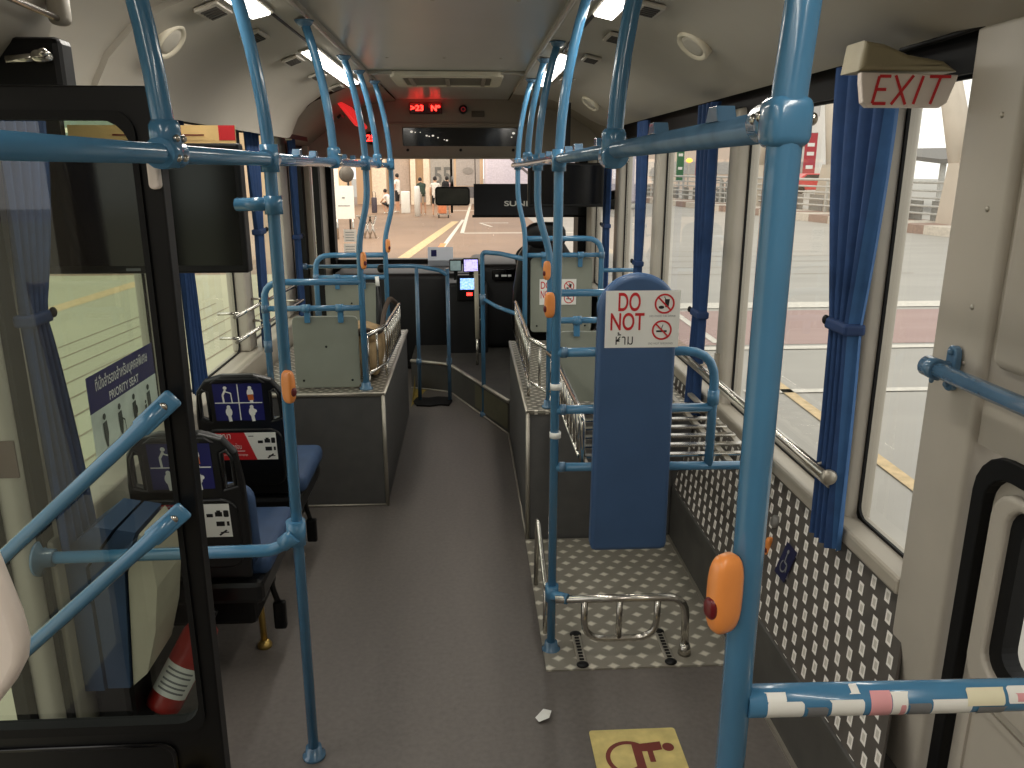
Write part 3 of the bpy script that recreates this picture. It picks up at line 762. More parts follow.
# window-side chrome rails
t = thing('window_rail', 'double chrome rail across the left windows above the wheel box', 'handrail', (-1.1, 4.8, .9))
MB().tube([(-1.1, 3.75, 1.02), (-1.1, 5.30, .97)], .010, seg=10).tube([(-1.1, 3.75, .90), (-1.1, 5.30, .85)], .010, seg=10).build('rails', STEEL, t)
for y in (3.85, 4.42, 5.28): MB().tube([(-1.1, y, 1.025-.032*(y-3.75)), (-1.21, y, 1.02-.032*(y-3.75))], .007, seg=8).tube([(-1.1, y, .9-.032*(y-3.75)), (-1.21, y, .9-.032*(y-3.75))], .007, seg=8).build('stay', STEEL, t)
t = thing('window_rail', 'chrome rail with round end across the right windows', 'handrail', (1.0, 3.2, .87))
MB().tube([(.99, 1.99, .874), (.99, 4.55, .874)], .0125, seg=12).build('rail_tube', STEEL, t)
MB().tube([(1.0, 2.0, .842), (1.0, 4.55, .842)], .006, seg=8).build('lower_wire', ALU, t)
MB().lathe([(.012, 0), (.021, .003), (.023, .014), (.018, .022)], (.99, 2.0, .874), (0, -1, 0)).build('end_knob', ALU, t)
w = MB()
for y in (2.09, 3.26, 4.54): w.box(1.060, 1.075, y-.012, y+.012, .81, .93).tube([(.99, y-.03, .887), (1.065, y, .893)], .004, seg=6).tube([(.99, y-.03, .862), (1.065, y, .857)], .004, seg=6)
w.build('wall_stays', BEIGE_W, t)

# low chrome hoop guard on the chequer plate
t = thing('wheel_stop', 'low chrome hoop with three uprights on the chequer plate', 'guard rail', (.52, 2.46, 0))
MB().tube([(.29, 2.47, .235), (.755, 2.46, .235), (.762, 2.46, .006)], .0145, .07, 12).build('hoop', STEEL, t)
MB().tube([(.395, 2.467, .235), (.395, 2.467, .075), (.655, 2.463, .075), (.655, 2.463, .235)], .0125, .085, 12).tube([(.52, 2.465, .235), (.52, 2.465, .07)], .0115, seg=10).build('inner_loop', STEEL, t)
MB().tube([(.284, 2.519, .205), (.284, 2.519, .265)], .024, seg=14).tube([(.284, 2.50, .235), (.335, 2.469, .235)], .019, seg=12).build('pole_clamp', BLUE, t)
MB().lathe([(.024, .006), (.022, .03), (.016, .05)], (.762, 2.46, 0)).build('foot', STEEL, t)
t = thing('wheel_guard', 'chrome guard hoop along the aisle edge of the chequer plate', 'guard rail', (.27, 2.7, 0))
MB().tube([(.282, 2.53, .22), (.272, 2.60, .20), (.268, 2.93, .34), (.268, 2.98, .006)], .010, .04, 10).tube([(.272, 2.62, .2), (.272, 2.62, .006)], .009, seg=8).build('hoop', STEEL, t)
for x, lab in ((.385, 'black-ended floor track left under the chrome hoop'), (.70, 'black-ended floor track right under the chrome hoop')):
    t = thing('floor_track', lab, 'floor anchor', (x, 2.5, .006))
    MB().box(x-.016, x+.016, 2.41, 2.60, .006, .014, .003).build('track', ALU, t)
    for y in (2.41, 2.60): MB().ell((x, y, .010), (.022, .018, .009)).build('end_cap', BLACK, t)
    w = MB()
    for k in range(9): w.box(x-.008, x+.008, 2.43+k*.019, 2.438+k*.019, .013, .017)
    w.build('teeth', BLACK, t)

# floor sticker with wheelchair symbol (a person in a wheelchair, lying on its side)
w = MB(); o_ = (.492, 1.935, .0025); u, v = Vector((0, -1, 0)), Vector((1, 0, 0))
w.mat(0).plate([rrect(-.145, .145, -.135, .135, .01)], (.492, 1.935, .0015), u, v, .003)
w.mat(1).ring(-.02, -.03, .058, .072, o_, u, v, .001, 120, 385)
w.disc(-.06, .095, .018, o_, u, v, .001)
w.poly([(-.085, .075), (-.05, .075), (-.045, .045), (.0, .045), (.0, .028), (-.045, .028), (-.045, .012), (.03, .012), (.06, -.06), (.085, -.055), (.085, -.072), (.05, -.08), (.015, -.015), (-.075, -.015)], o_, u, v, .0012)
tag(w.build('wheelchair_sticker', [YELLOWP, BROWNI]), 'yellow floor plate with brown wheelchair symbol', 'floor sticker')
w = MB().add([(.195, 2.15, .003), (.225, 2.19, .004), (.232, 2.155, .018), (.205, 2.125, .006), (.25, 2.172, .01), (.238, 2.13, .016)], [(0, 1, 2, 3), (1, 4, 5, 2), (3, 2, 5)])
tag(w.build('paper_scrap', WHITE), 'crumpled white paper scrap on the aisle floor', 'litter')

# ------------------------------------------------------------------ seat guard frames on the wheel boxes, grey panels
def guard(name, label, x0, x1, y, zb, ztop, zmid, rad, pan, panlabel, pole_side, pole_x):
    """tube hoop with second rail and a hung grey panel"""
    t = thing(name, label, 'frame', ((x0+x1)/2, y, zb))
    out = x0 if pole_side > 0 else x1
    MB().tube([(pole_x, y, ztop), (out, y, ztop), (out, y, zb)], .0165, rad, 12).build('hoop', BLUE, t)
    MB().tube([(pole_x, y, zmid), (out, y, zmid)], .0145, seg=12).build('second_rail', BLUE, t)
    MB().tube([(out, y, zb+.20), (out, y, zb+.26)], .021, seg=12).build('collar', BLUE_D, t); MB().tube([(out, y, zmid-.02), (out, y, zmid+.02)], .02, seg=12).build('collar', BLUE_D, t)
    px0, px1, pz0, pz1 = pan
    p = MB().plate([rrect(px0, px1, pz0, pz1, .025)], (0, y+.03, 0), X, Z, .018, .004).build('modesty_board', GREYP, t)
    p['label'] = panlabel
    MB().ell(((px0+px1)/2, y+.02, (pz0+pz1)/2+.03), (.006, .004, .006)).ell((px0+.04, y+.02, pz0+.04), (.006, .004, .006)).ell((px1-.04, y+.02, pz0+.04), (.006, .004, .006)).build('screw_heads', BLACK, p)
    for x in (px0+.08, px1-.08):
        MB().tube([(x-.02, y, zmid), (x+.02, y, zmid)], .02, seg=12).box(x-.014, x+.014, y+.0, y+.03, zmid-.075, zmid, .004).build('hanging_clip', BLUE, t)
    return t
guard('seat_guard', 'blue hoop frame with grey board on the front edge of the left wheel box', -1.0, -.525, 3.92, .612, 1.16, 1.03, .09, (-.88, -.555, .615, .985), 'tall grey board', 1, -.525)
guard('seat_guard', 'farther blue hoop frame with grey board beside the tan bag', -.93, -.51, 4.92, .612, 1.185, 1.05, .09, (-.885, -.565, .70, 1.01), 'grey board', 1, -.51)
t = guard('seat_guard', 'blue hoop frame holding the grey board with DO NOT notice', .35, .825, 4.86, .63, 1.285, 1.185, .10, (.39, .775, .70, 1.165), 'grey board with red notice', -1, .352)
w = MB(); o_ = (.575, 4.876, .845)
w.mat(0).rect(-.13, .10, .03, .19, o_, X, Z)
w.rect(-.035, .0, .19, .40, o_, X, Z)
w.mat(1).text('NOT', -.122, -.05, .07, .12, o_, X, Z, .001, 0, .01).text('DO', -.122, -.06, .13, .175, o_, X, Z, .001, 0, .01)
prohib(w, .055, .145, .032, o_, X, Z, 1, 2, 1); prohib(w, .055, .07, .032, o_, X, Z, 1, 2, 0)
w.mat(1)
for k in range(4): w.ring(-.016, .215+.05*k, .010, .015, o_, X, Z, .001, k=12)
ww = w.build('notice', [WHITE, REDI, BLKI], t)
# wall stay of that frame
MB().tube([(.825, 4.86, 1.09), (1.05, 4.86, 1.09)], .013, seg=10).build('wall_stay', BLUE, t)
guard('seat_guard', 'blue rails with grey board just behind the luggage rack', .37, .86, 3.45, .643, 1.168, 1.045, .09, (.405, .80, .66, .99), 'grey board', -1, .363)

# ------------------------------------------------------------------ front bars
t = thing('entrance_bar', 'low blue bar with two uprights at the front entrance', 'handrail', (-.4, 5.78, 0))
MB().tube([(-1.15, 5.78, 1.015), (-.37, 5.78, 1.015), (-.20, 5.76, .985), (-.147, 5.76, .95)], .0145, .05, 10).build('top_bar', BLUE, t)
MB().tube([(-.37, 5.78, 1.015), (-.373, 5.77, 0)], .0145, seg=10).build('upright', BLUE_D, t)
MB().tube([(-.147, 5.76, 1.0), (-.147, 5.75, 0)], .0145, seg=10).build('upright', BLUE_D, t)
w = MB()
for x, z in ((-.373, .28), (-.147, .28)): w.tube([(x, 5.77, z), (x, 5.77, z+.05)], .021, seg=10)
w.tube([(-1.15, 5.78, 1.015), (-1.22, 5.78, 1.015)], .022, seg=10).build('collars', BLUE_D, t)
MB().ell((-.62, 5.76, 1.0), (.03, .03, .03), e=.8).build('ticket_holder', BLACK, t)
t = thing('driver_bar', 'blue upright with two arms closing off the driver area', 'handrail', (.10, 5.36, 0))
MB().tube([(.102, 5.36, 0), (.10, 5.36, 1.155), (.22, 5.30, 1.15), (.36, 4.95, 1.15)], .0155, .03, 10).build('upright', BLUE, t)
MB().tube([(.10, 5.36, .84), (.2, 5.30, .79), (.35, 4.95, .79)], .0135, .03, 10).build('lower_arm', BLUE, t)
w = MB().tube([(.1, 5.36, .80), (.1, 5.36, .87)], .021, seg=10).tube([(.102, 5.36, 0), (.102, 5.36, .03)], .03, seg=10); w.build('collars', BLUE_D, t)
w = MB().plate([[(-.12, -.10), (-.02, -.12), (.06, -.09), (.12, -.11), (.14, .02), (.11, .10), (.03, .12), (-.04, .09), (-.13, .11), (-.15, 0)]], (-.27, 5.72, .006), X, Y, .012)
tag(w.build('floor_mat', RUBBER), 'small black mat on the aisle floor at the front entrance', 'mat')
w = MB().add([(-.432, 5.6, .004), (-.34, 6.06, .004), (-.43, 6.09, .004)], [(0, 1, 2)])
w.add([(-.428, 5.6, .0), (-.428, 6.09, .0), (-.428, 6.09, .12)], [(0, 1, 2)])
tag(w.build('step_sticker', mat('yellow_tape', (170, 150, 70), .6)), 'yellow triangular sticker low beside the left wheel box', 'sticker')

# ------------------------------------------------------------------ tan bag on the left box
t = thing('canvas_bag', 'tan canvas bag lying on the left wheel box', 'bag', (-.52, 4.3, .612))
bm = bmesh.new(); bmesh.ops.create_icosphere(bm, subdivisions=4, radius=1)
for v_ in bm.verts:
    p = v_.co; n_ = 1+.06*math.sin(7*p.x+3*p.z)+.05*math.sin(9*p.y-4*p.x)
    v_.co = Vector((math.copysign(abs(p.x)**.7, p.x)*.10*n_, math.copysign(abs(p.y)**.7, p.y)*.20*n_, math.copysign(abs(p.z)**.75, p.z)*.135*n_))
MB().bm(bm, (-.565, 4.26, .748), None, True).build('bag_body', BAG, t)
MB().ell((-.56, 4.2, .84), (.085, .12, .055), e=.8).build('flap', BAG, t)
MB().tube([(-.62, 4.06, .84), (-.55, 4.06, .90), (-.49, 4.12, .86), (-.47, 4.25, .85), (-.47, 4.42, .93), (-.45, 4.55, .98), (-.42, 4.60, .94)], .014, .05, 8).build('strap', BAGD, t)
MB().ell((-.565, 4.11, .868), (.06, .04, .018)).build('dark_opening', BAGD, t)
t = thing('folded_umbrella', 'dark umbrella with pale tip leaning on the far left frame', 'umbrella', (-.56, 4.86, .612))
MB().tube([(-.54, 4.80, .615), (-.545, 4.83, .78), (-.55, 4.87, 1.0)], [.012, .022, .014], seg=8).build('canopy', BLACK, t)
MB().tube([(-.55, 4.87, 1.0), (-.555, 4.875, 1.06)], .012, seg=8).build('tip', WHITE, t)

# ------------------------------------------------------------------ seats
def make_seat(x, y, label, full=True):
    """forward-facing bus seat seen from behind; x centre, y rear face of the back"""
    t = thing('bus_seat', label, 'seat', (x, y, 0), 'black shell seats by the left window')
    tilt = -.10
    u = X; v = Vector((0, tilt, 1)).normalized(); o = Vector((x, y+.05, .40))
    W = .178
    outl = [(-W*.93, 0), (W*.93, 0), (W, .15), (W, .35), (W*.93, .455), (W*.72, .505), (W*.35, .525), (-W*.35, .525), (-W*.72, .505), (-W*.93, .455), (-W, .35), (-W, .15)]
    gl = [(-.154, .345), (-.122, .335), (-.122, .455), (-.138, .465), (-.152, .44)]
    gr = [(-p[0], p[1]) for p in reversed(gl)]
    MB().plate([outl, gl, gr], o, u, v, .035, .011).build('back_shell', SEATK, t)
    MB().plate([rrect(-W*.86, W*.86, .045, .30, .05)], o, u, v, .05, .008).build('lower_pad', SEATK, t)
    MB().plate([[(-W*.6, .495), (W*.6, .495), (W*.45, .515), (-W*.45, .515)]], o, u, v, .05, .006).build('top_ridge', SEATK, t)
    # dark frames round the two grip holes
    for g in (gl, gr):
        MB().tube([o+u*p[0]+v*p[1]-Y*.016 for p in g], .006, seg=8, closed=True).build('grip_rim', SEATK, t)
    # blue four-picture sticker
    s = MB(); n0 = .0185; s.mat(0).rect(-.098, .092, .335, .492, o, u, v, n0)
    s.mat(1).rect(-.095, .088, .409, .413, o, u, v, n0+.0008).rect(-.004, 0, .337, .49, o, u, v, n0+.0008)
    def fig(cx, cy, kind, mi=1):
        s.mat(mi).disc(cx, cy+.026, .0075, o, u, v, n0+.001, None, 10)
        if kind == 0:
            s.bar2(cx, cy+.018, cx-.012, cy-.004, .008, o, u, v, n0+.001).bar2(cx-.012, cy-.004, cx-.010, cy-.036, .007, o, u, v, n0+.001).bar2(cx-.004, cy+.012, cx+.02, cy+.004, .005, o, u, v, n0+.001).bar2(cx+.02, cy+.004, cx+.022, cy-.036, .004, o, u, v, n0+.001)
        else:
            s.disc(cx, cy+.004, .013, o, u, v, n0+.001, .02, 12).bar2(cx, cy-.01, cx+.003, cy-.036, .013, o, u, v, n0+.001)
            if kind == 2: s.mat(2).bar2(cx-.0, cy-.002, cx+.002, cy-.026, .022, o, u, v, n0+.0014)
            if kind == 3: s.disc(cx+.011, cy+.008, .008, o, u, v, n0+.0012, None, 10)
    fig(-.05, .448, 0); fig(.045, .448, 2); fig(-.045, .368, 1); fig(.045, .368, 3)
    s.build('blue_picture_sticker', [NAVY, WHITE, mat('monk_orange', (190, 96, 40), .6)], t)
    s = MB(); n0 = .0262
    s.mat(0).poly([(-.125, .285), (.005, .285), (.045, .165), (-.125, .165)], o, u, v, n0)
    s.mat(1).poly([(.005, .285), (.128, .285), (.128, .165), (.045, .165)], o, u, v, n0)
    s.text('กรุณา', -.112, -.05, .25, .28, o, u, v, n0+.001).text('เอาของออกก่อน', -.112, -.012, .214, .24, o, u, v, n0+.001).rect(-.112, -.0, .203, .206, o, u, v, n0+.001)
    s.text('Please check your belongings', -.112, .01, .182, .192, o, u, v, n0+.001)
    s.mat(2).rect(.055, .075, .238, .250, o, u, v, n0+.001).rect(.082, .104, .24, .256, o, u, v, n0+.001).rect(.087, .099, .256, .262, o, u, v, n0+.001).plate([rrect(.11, .124, .238, .262, .004)], o+v.cross(u)*-n0*0, u, v, .001)
    s.poly(rrect(.108, .124, .238, .262, .004), o, u, v, n0+.001).rect(.082, .108, .205, .222, o, u, v, n0+.001).rect(.115, .123, .206, .222, o, u, v, n0+.001).bar2(.088, .172, .112, .19, .006, o, u, v, n0+.001).bar2(.092, .182, .118, .182, .004, o, u, v, n0+.001)
    s.rect(.02, .04, .268, .271, o, u, v, n0+.001)
    s.build('red_white_notice', [REDI, WHITE, BLKI], t)
    # front padding of the back
    MB().plate([rrect(-.19, .19, .02, .325, .06)], o+Vector((0, .04, 0)), u, v, .05, .018, True).build('back_cushion', SEATBLUE, t)
    MB().box(x-.20, x+.215, y+.08, y+.50, .375, .455, .03, 3).build('seat_cushion', SEATBLUE, t)
    MB().box(x-.195, x+.20, y+.03, y+.48, .30, .385, .02).build('seat_pan', SEATK, t)
    MB().box(x-.23, x+.15, y+.10, y+.40, .18, .32, .02).build('under_frame', BLACK, t)
    for dy in (.25,):
        MB().tube([(x+.12, y+dy, .30), (x+.125, y+dy, 0)], .012, seg=10).lathe([(.026, 0), (.026, .012), (.013, .03)], (x+.125, y+dy, 0)).build('leg', BRASS if full else STEEL, t)
    MB().tube([(x+.175, y+.22, .38), (x+.17, y+.25, .24), (x+.185, y+.26, .17)], .011, .03, 8).box(x+.165, x+.21, y+.245, y+.275, .07, .18, .008).build('seat_belt', BLACK, t)
    MB().tube([(x-.1, y+.25, .2), (x-.24, y+.25, .2)], .02, seg=8).build('wall_arm', BLACK, t)
    return t
s1 = make_seat(-.905, 3.05, 'farther black seat with pictogram sticker and whole red-white notice')
s2 = dup(s1, (.015, -.70, 0), 'nearer black seat partly hidden behind the door edge')
# folded jump seat behind the door glass
t = thing('folded_chair', 'folded blue padded seat with beige shell behind the door glass', 'seat', (-1.08, 2.1, 0))
def slab(w, pts, dirv, L, ox=-.085, oy=-.06, oz=-.105):
    n = len(pts); D = Vector(dirv)*L; P = [Vector(p)+Vector((ox, oy, oz)) for p in pts]
    w.add(P+[p+D for p in P], [tuple(reversed(range(n))), tuple(range(n, 2*n))]+[(i, (i+1) % n, (i+1) % n+n, i+n) for i in range(n)])
w = MB(); slab(w, [(-1.06, 2.13, .77), (-.96, 2.13, .845), (-.91, 2.13, .835), (-1.0, 2.13, .72), (-1.0, 2.13, .32), (-1.06, 2.13, .32)], (0, 1, 0), .2); w.build('rear_cushion', SEATBLUE, t)
w = MB(); slab(w, [(-.995, 2.14, .715), (-.905, 2.14, .83), (-.855, 2.14, .82), (-.90, 2.14, .70), (-.93, 2.14, .32), (-.995, 2.14, .32)], (0, 1, 0), .2); w.build('front_cushion', SEATBLUE, t)
w = MB(); slab(w, [(-.895, 2.15, .69), (-.850, 2.15, .81), (-.825, 2.15, .77), (-.82, 2.15, .64), (-.84, 2.15, .50), (-.88, 2.15, .36), (-.925, 2.15, .32)], (0, 1, 0), .2); w.build('beige_shell', CREAM, t)
MB().box(-1.13, -1.02, 2.09, 2.25, 0, .24, .02).build('mount', BLACK, t)

# fire extinguisher lying tilted on the floor
t = thing('fire_extinguisher', 'red fire extinguisher with white label on the floor behind the door', 'fire extinguisher', (-1.0, 2.28, 0))
ax = Vector((.42, .30, .76)).normalized(); c0 = Vector((-.985, 2.19, .055))
MB().lathe([(.03, 0), (.052, .006), (.055, .02), (.055, .25), (.045, .285), (.02, .305)], c0, ax).build('cylinder', EXTRED, t)
w = MB()
uu = ax.cross(Z).normalized(); ww_ = ax.cross(uu)
v = []; f = []
for i in range(11):
    a = math.radians(-70+140*i/10)
    q = uu*math.sin(a)*-1 + ww_*math.cos(a)
    if q.y > 0 and i == 5: q = q
    dirq = (-Vector((0, 1, 0))+ax*ax.y).normalized(); sd = ax.cross(dirq)
    q = dirq*math.cos(a)+sd*math.sin(a)
    v += [c0+ax*.06+q*.0562, c0+ax*.16+q*.0562]
for i in range(10): f.append((2*i, 2*i+2, 2*i+3, 2*i+1))
w.add(v, f, True); w.mat(1)
for h in (.075, .09, .105, .125, .14):
    v = []; f = []
    for i in range(9):
        a = math.radians(-45+90*i/8); q = dirq*math.cos(a)+sd*math.sin(a); v += [c0+ax*h+q*.0568, c0+ax*(h+.006)+q*.0568]
    for i in range(8): f.append((2*i, 2*i+2, 2*i+3, 2*i+1))
    w.add(v, f, True)
w.build('label_band', [WHITE, GREYI], t)
MB().lathe([(.018, 0), (.018, .04)], c0+ax*.30, ax, 12).tube([c0+ax*.33, c0+ax*.34+Vector((-.06, -.02, .01))], .008, seg=8).build('valve', BLACK, t)

# ------------------------------------------------------------------ open door leaf (folded inward across the bus)
t = thing('door_leaf', 'black framed glass door leaf folded inward at the left', 'door', (-.85, 1.4, .08))
MB().plate([[(-1.165, .09), (-.512, .09), (-.502, 1.828), (-1.165, 1.828)], rrect(-1.12, -.538, .62, 1.785, .035)], (0, 1.40, 0), X, Z, .035, .004).build('door_frame', BLACK, t)
MB().plate([rrect(-1.13, -.536, .61, 1.79, .035), rrect(-1.11, -.546, .63, 1.775, .045)], (0, 1.392, 0), X, Z, .03).build('glass_seal', RUBBER, t)
MB().rect(-1.125, -.538, .615, 1.788, (0, 1.40, 0), X, Z).build('pane', GLASSD, t)
MB().plate([rrect(-1.06, -.60, .20, .585, .03), rrect(-1.05, -.61, .21, .575, .025)], (0, 1.381, 0), X, Z, .01, .003).build('kick_ridge', GLOSSK, t)
def gbar(x0, z0, x1, z1, lab):
    p = MB(); a = Vector((x0, 1.352, z0)); b_ = Vector((x1, 1.352, z1)); dd = (b_-a).normalized()
    p.tube([a, b_-dd*.10, b_-dd*.055, b_+dd*.0], [.0135, .0135, .0155, .0135], seg=12)
    p.obox(b_-dd*.02, (.09, .014, .036), frame(dd, Vector((0, 1, 0)).cross(dd).cross(dd)*1.0 if False else Vector((0, 1, 0)), dd.cross(Vector((0, 1, 0)))), .006, 3)
    p.tube([b_-dd*.0, b_-dd*.0+Y*.035], .009, seg=8); p.tube([a, a+Y*.04], .009, seg=8)
    q = p.build('grab_bar', BLUE, t); q['label'] = lab
    MB().ell(b_-Y*.008, (.008, .005, .008)).build('screw_head', STEEL, q)
gbar(-1.02, .868, -.531, 1.300, 'upper slanted blue bar'); gbar(-1.02, .668, -.536, 1.088, 'lower slanted blue bar')
MB().plate([rrect(-.009, .009, -.034, .034, .008)], (-.512, 1.376, 1.70), X, Z, .018, .004).build('latch_cover', OFFW, t)
MB().box(-1.19, -1.155, 1.38, 1.42, .02, 1.84).build('hinge_post', BLACK, t)
# yellow cloth hanging over the ridge at the foot of the door
w = MB().ell((-.478-.10, 1.355, .485), (.032, .022, .04), e=.85).ell((-.555, 1.345, .478), (.014, .018, .03)).ell((-.602, 1.345, .48), (.013, .016, .028)).ell((-.58, 1.36, .51), (.022, .02, .02))
tag(w.build('yellow_cloth', GLOVE), 'bunched yellow cloth at the bottom of the open door leaf', 'cloth')
# white padded panel at the extreme left
t = thing('white_partition', 'off-white rounded partition end at the far left beside the slanted bars', 'partition', (-.75, .95, 0))
MB().plate([[(-.640, 1.32), (-.605, 1.23), (-.588, 1.14), (-.585, 1.10), (-.592, 1.07), (-.610, 1.04), (-.66, .98), (-.72, .93), (-.95, .93), (-1.0, 1.45), (-.66, 1.45)]], (0, .95, 0), X, Z, .03, .012, True).build('end_board', OFFW, t)
MB().box(-.9, -.84, .935, .965, 0, .96).build('post', BLACK, t)

# door mechanism above
t = thing('door_mechanism', 'black door opener box with shiny knob above the open door', 'door opener', (-.9, 1.55, 1.9))
MB().box(-1.22, -.74, 1.60, 1.66, 1.832, 1.932, .012).build('casing', BLACK, t)
w = MB().ell((-.765, 1.585, 1.895), (.018, .018, .012), e=.8).ell((-.755, 1.57, 1.90), (.008, .01, .008)); w.tube([(-.83, 1.59, 1.89), (-.765, 1.585, 1.895)], .008, seg=8)
w.build('knob', STEEL, t)
t = thing('door_rod', 'thin rod with bracket under the ceiling at top left', 'rod', (-.75, 1.5, 2.0))
MB().tube([(-.755, 1.1, 1.985), (-.765, 1.68, 1.972)], .006, seg=8).build('rod', STEEL, t)
MB().box(-.785, -.75, 1.66, 1.70, 1.962, 2.03, .012, 3).build('bracket', BEIGE_W, t)

# ------------------------------------------------------------------ TVs
def tv(label, x0, x1, z0, z1, y, logo=None, ztop=2.2, xb=0):
    t = thing('wall_screen', label, 'television', ((x0+x1)/2, y, z0))
    MB().box(x0, x1, y, y+.05, z0, z1, .006).build('casing', BLACK, t)
    MB().rect(x0+.015, x1-.015, z0+.022, z1-.015, (0, y-.001, 0), X, Z).build('display', GLOSSK, t)
    xm = (x0+x1)/2+xb
    MB().box(xm-.03, xm+.03, y+.045, y+.07, z0+.1, ztop).build('bracket', BLACK, t)
    if logo: MB().text(logo, x0+.26, x0+.31, z0+.006, z0+.016, (0, y-.002, 0), X, Z).build('maker_mark', GREYI, t)
tv('black television hung across the left window behind the door', -1.205, -.618, 1.413, 1.765, 2.28, None, 1.895, -.22)
MB().rect(-.955, -.915, 1.421, 1.429, (0, 2.277, 0), X, Z).build('maker_mark', GREYI, bpy.data.objects['wall_screen'])
tv('black television hung beside the sun blind on the right front', .425, .952, 1.437, 1.735, 5.6, None, 2.14)
w = MB().rect(-1.10, -.70, 1.775, 1.815, (0, 2.36, 0), X, Z); w.mat(1).rect(-.69, -.645, 1.775, 1.815, (0, 2.36, 0), X, Z); w.mat(2).rect(-.98, -.73, 1.787, 1.791, (0, 2.358, 0), X, Z)
w.mat(0).box(-1.10, -.645, 2.361, 2.37, 1.74, 1.815)
tag(w.build('ceiling_notice', [mat('amber_sign', (226, 190, 128), .5), REDI, BROWNI]), 'amber strip notice with red end above the left television', 'sign')

# ------------------------------------------------------------------ ceiling fittings
def lamp(label, side, y0, y1):
    x = -.655 if side < 0 else .455; z = 2.185
    t = thing('ceiling_light', label, 'ceiling light', (x, (y0+y1)/2, z))
    w = MB(); uu = Vector((.12, 0, .03)) if side < 0 else Vector((.12, 0, -.026)); uu.normalize()
    n = uu.cross(Y)
    c = Vector((x, (y0+y1)/2, z-.006))
    R = frame(uu, Y, n)
    MB().obox(c, (.065, y1-y0, .018), R, .006).build('diffuser', LAMP, t)
    MB().obox(c+Vector((0, 0, .004)), (.085, y1-y0+.04, .012), R, .003).build('housing', CEIL, t)
    li = bpy.data.lights.new('lamp_glow', 'AREA'); li.shape = 'RECTANGLE'; li.size = .09; li.size_y = y1-y0; li.energy = 2.6*(y1-y0)/.6; li.color = (1, .95, .86)
    lo = bpy.data.objects.new('lamp_glow', li); C.objects.link(lo); lo.parent = t; lo.location = Vector((0, 0, -.03)); 
lamp('unseen ceiling strip added behind the camera on the left to brighten near poles', -1, -1.1, .5)  # rear strips, out of view, added to brighten the nearest poles and rails
lamp('unseen ceiling strip added behind the camera on the right to brighten near poles', 1, -1.1, .5)
lamp('lit ceiling strip, nearer of the two on the left', -1, 1.75, 2.82)
lamp('lit ceiling strip, farther of the two on the left', -1, 3.62, 5.0)
lamp('lit ceiling strip, nearer of the two on the right', 1, 1.75, 2.78)
lamp('lit ceiling strip, farther of the two on the right', 1, 3.72, 5.0)
def vent(label, x, y, z, slope):
    t = thing('air_vent', label, 'air vent', (x, y, z))
    uu = Vector((1, 0, slope)).normalized(); n = uu.cross(Y)
    n = n if n.z < 0 else -n
    R = frame(uu, Y, uu.cross(Y)); c = Vector((x, y, z))+n*.006
    MB().obox(c, (.075, .16, .012), R, .004).build('vent_frame', BEIGE, t)
    w = MB()
    for k in range(5): w.obox(c+n*.007+Y*(-.05+.025*k), (.05, .014, .004), R, 0)
    w.build('slots', mat('vent_dark', (50, 46, 40), .6), t)
for k, (y, lab) in enumerate(((2.62, 'left air vent nearest the camera'), (3.1, 'second left air vent beside the floor pole'), (3.75, 'third left air vent along the duct'), (4.35, 'fourth left air vent along the duct'), (4.95, 'farthest left air vent along the duct'))):
    vent(lab, -.75, y, 2.158, .38)
for y, lab in ((2.6, 'right air vent nearest the camera'), (3.15, 'second right air vent along the duct'), (3.75, 'third right air vent along the duct'), (4.6, 'farthest right air vent along the duct')):
    vent(lab, .565, y, 2.172, -.21)
def speaker(label, x, y, z, n):
    t = thing('ceiling_speaker', label, 'speaker', (x, y, z)); n = Vector(n).normalized()
    MB().lathe([(.062, -.01), (.062, .012), (.056, .022), (.050, .014)], (x, y, z), n, 28).build('rim', CREAM, t)
    MB().lathe([(.050, .0), (.050, .013), (.03, .016), (.004, .017)], (x, y, z), n, 28).build('grille', CEIL, t)
speaker('round ceiling speaker on the left duct behind the upper pole', -.905, 2.66, 2.080, (.75, -.1, -.65))
speaker('larger-looking round speaker on the right duct above the rail', .762, 2.78, 2.098, (-.62, -.15, -.78))
speaker('farther round speaker on the right duct near the front', .772, 5.1, 2.09, (-.62, -.15, -.78))
# return-air grille on the ceiling at the front
t = thing('return_air_grille', 'wide ceiling grille in front of the ceiling seam', 'air grille', (-.1, 5.0, 2.21))
MB().plate([rrect(-.42, .22, 4.72, 5.32, .05), rrect(-.355, .155, 4.80, 5.26, .03)], (0, 0, 2.207), X, Y, .03, .006).build('grille_frame', CREAM, t)
MB().rect(-.37, .17, 4.78, 5.28, (0, 0, 2.214), X, Y).build('cavity', mat('cavity_grey', (70, 66, 60), .7), t)
w = MB()
for k in range(12): w.box(-.36, .16, 4.82+.037*k, 4.832+.037*k, 2.196, 2.206)
for x in (-.31, -.1, .11): w.box(x-.012, x+.012, 4.80, 5.26, 2.19, 2.204)
w.build('bars', HEADG, t)
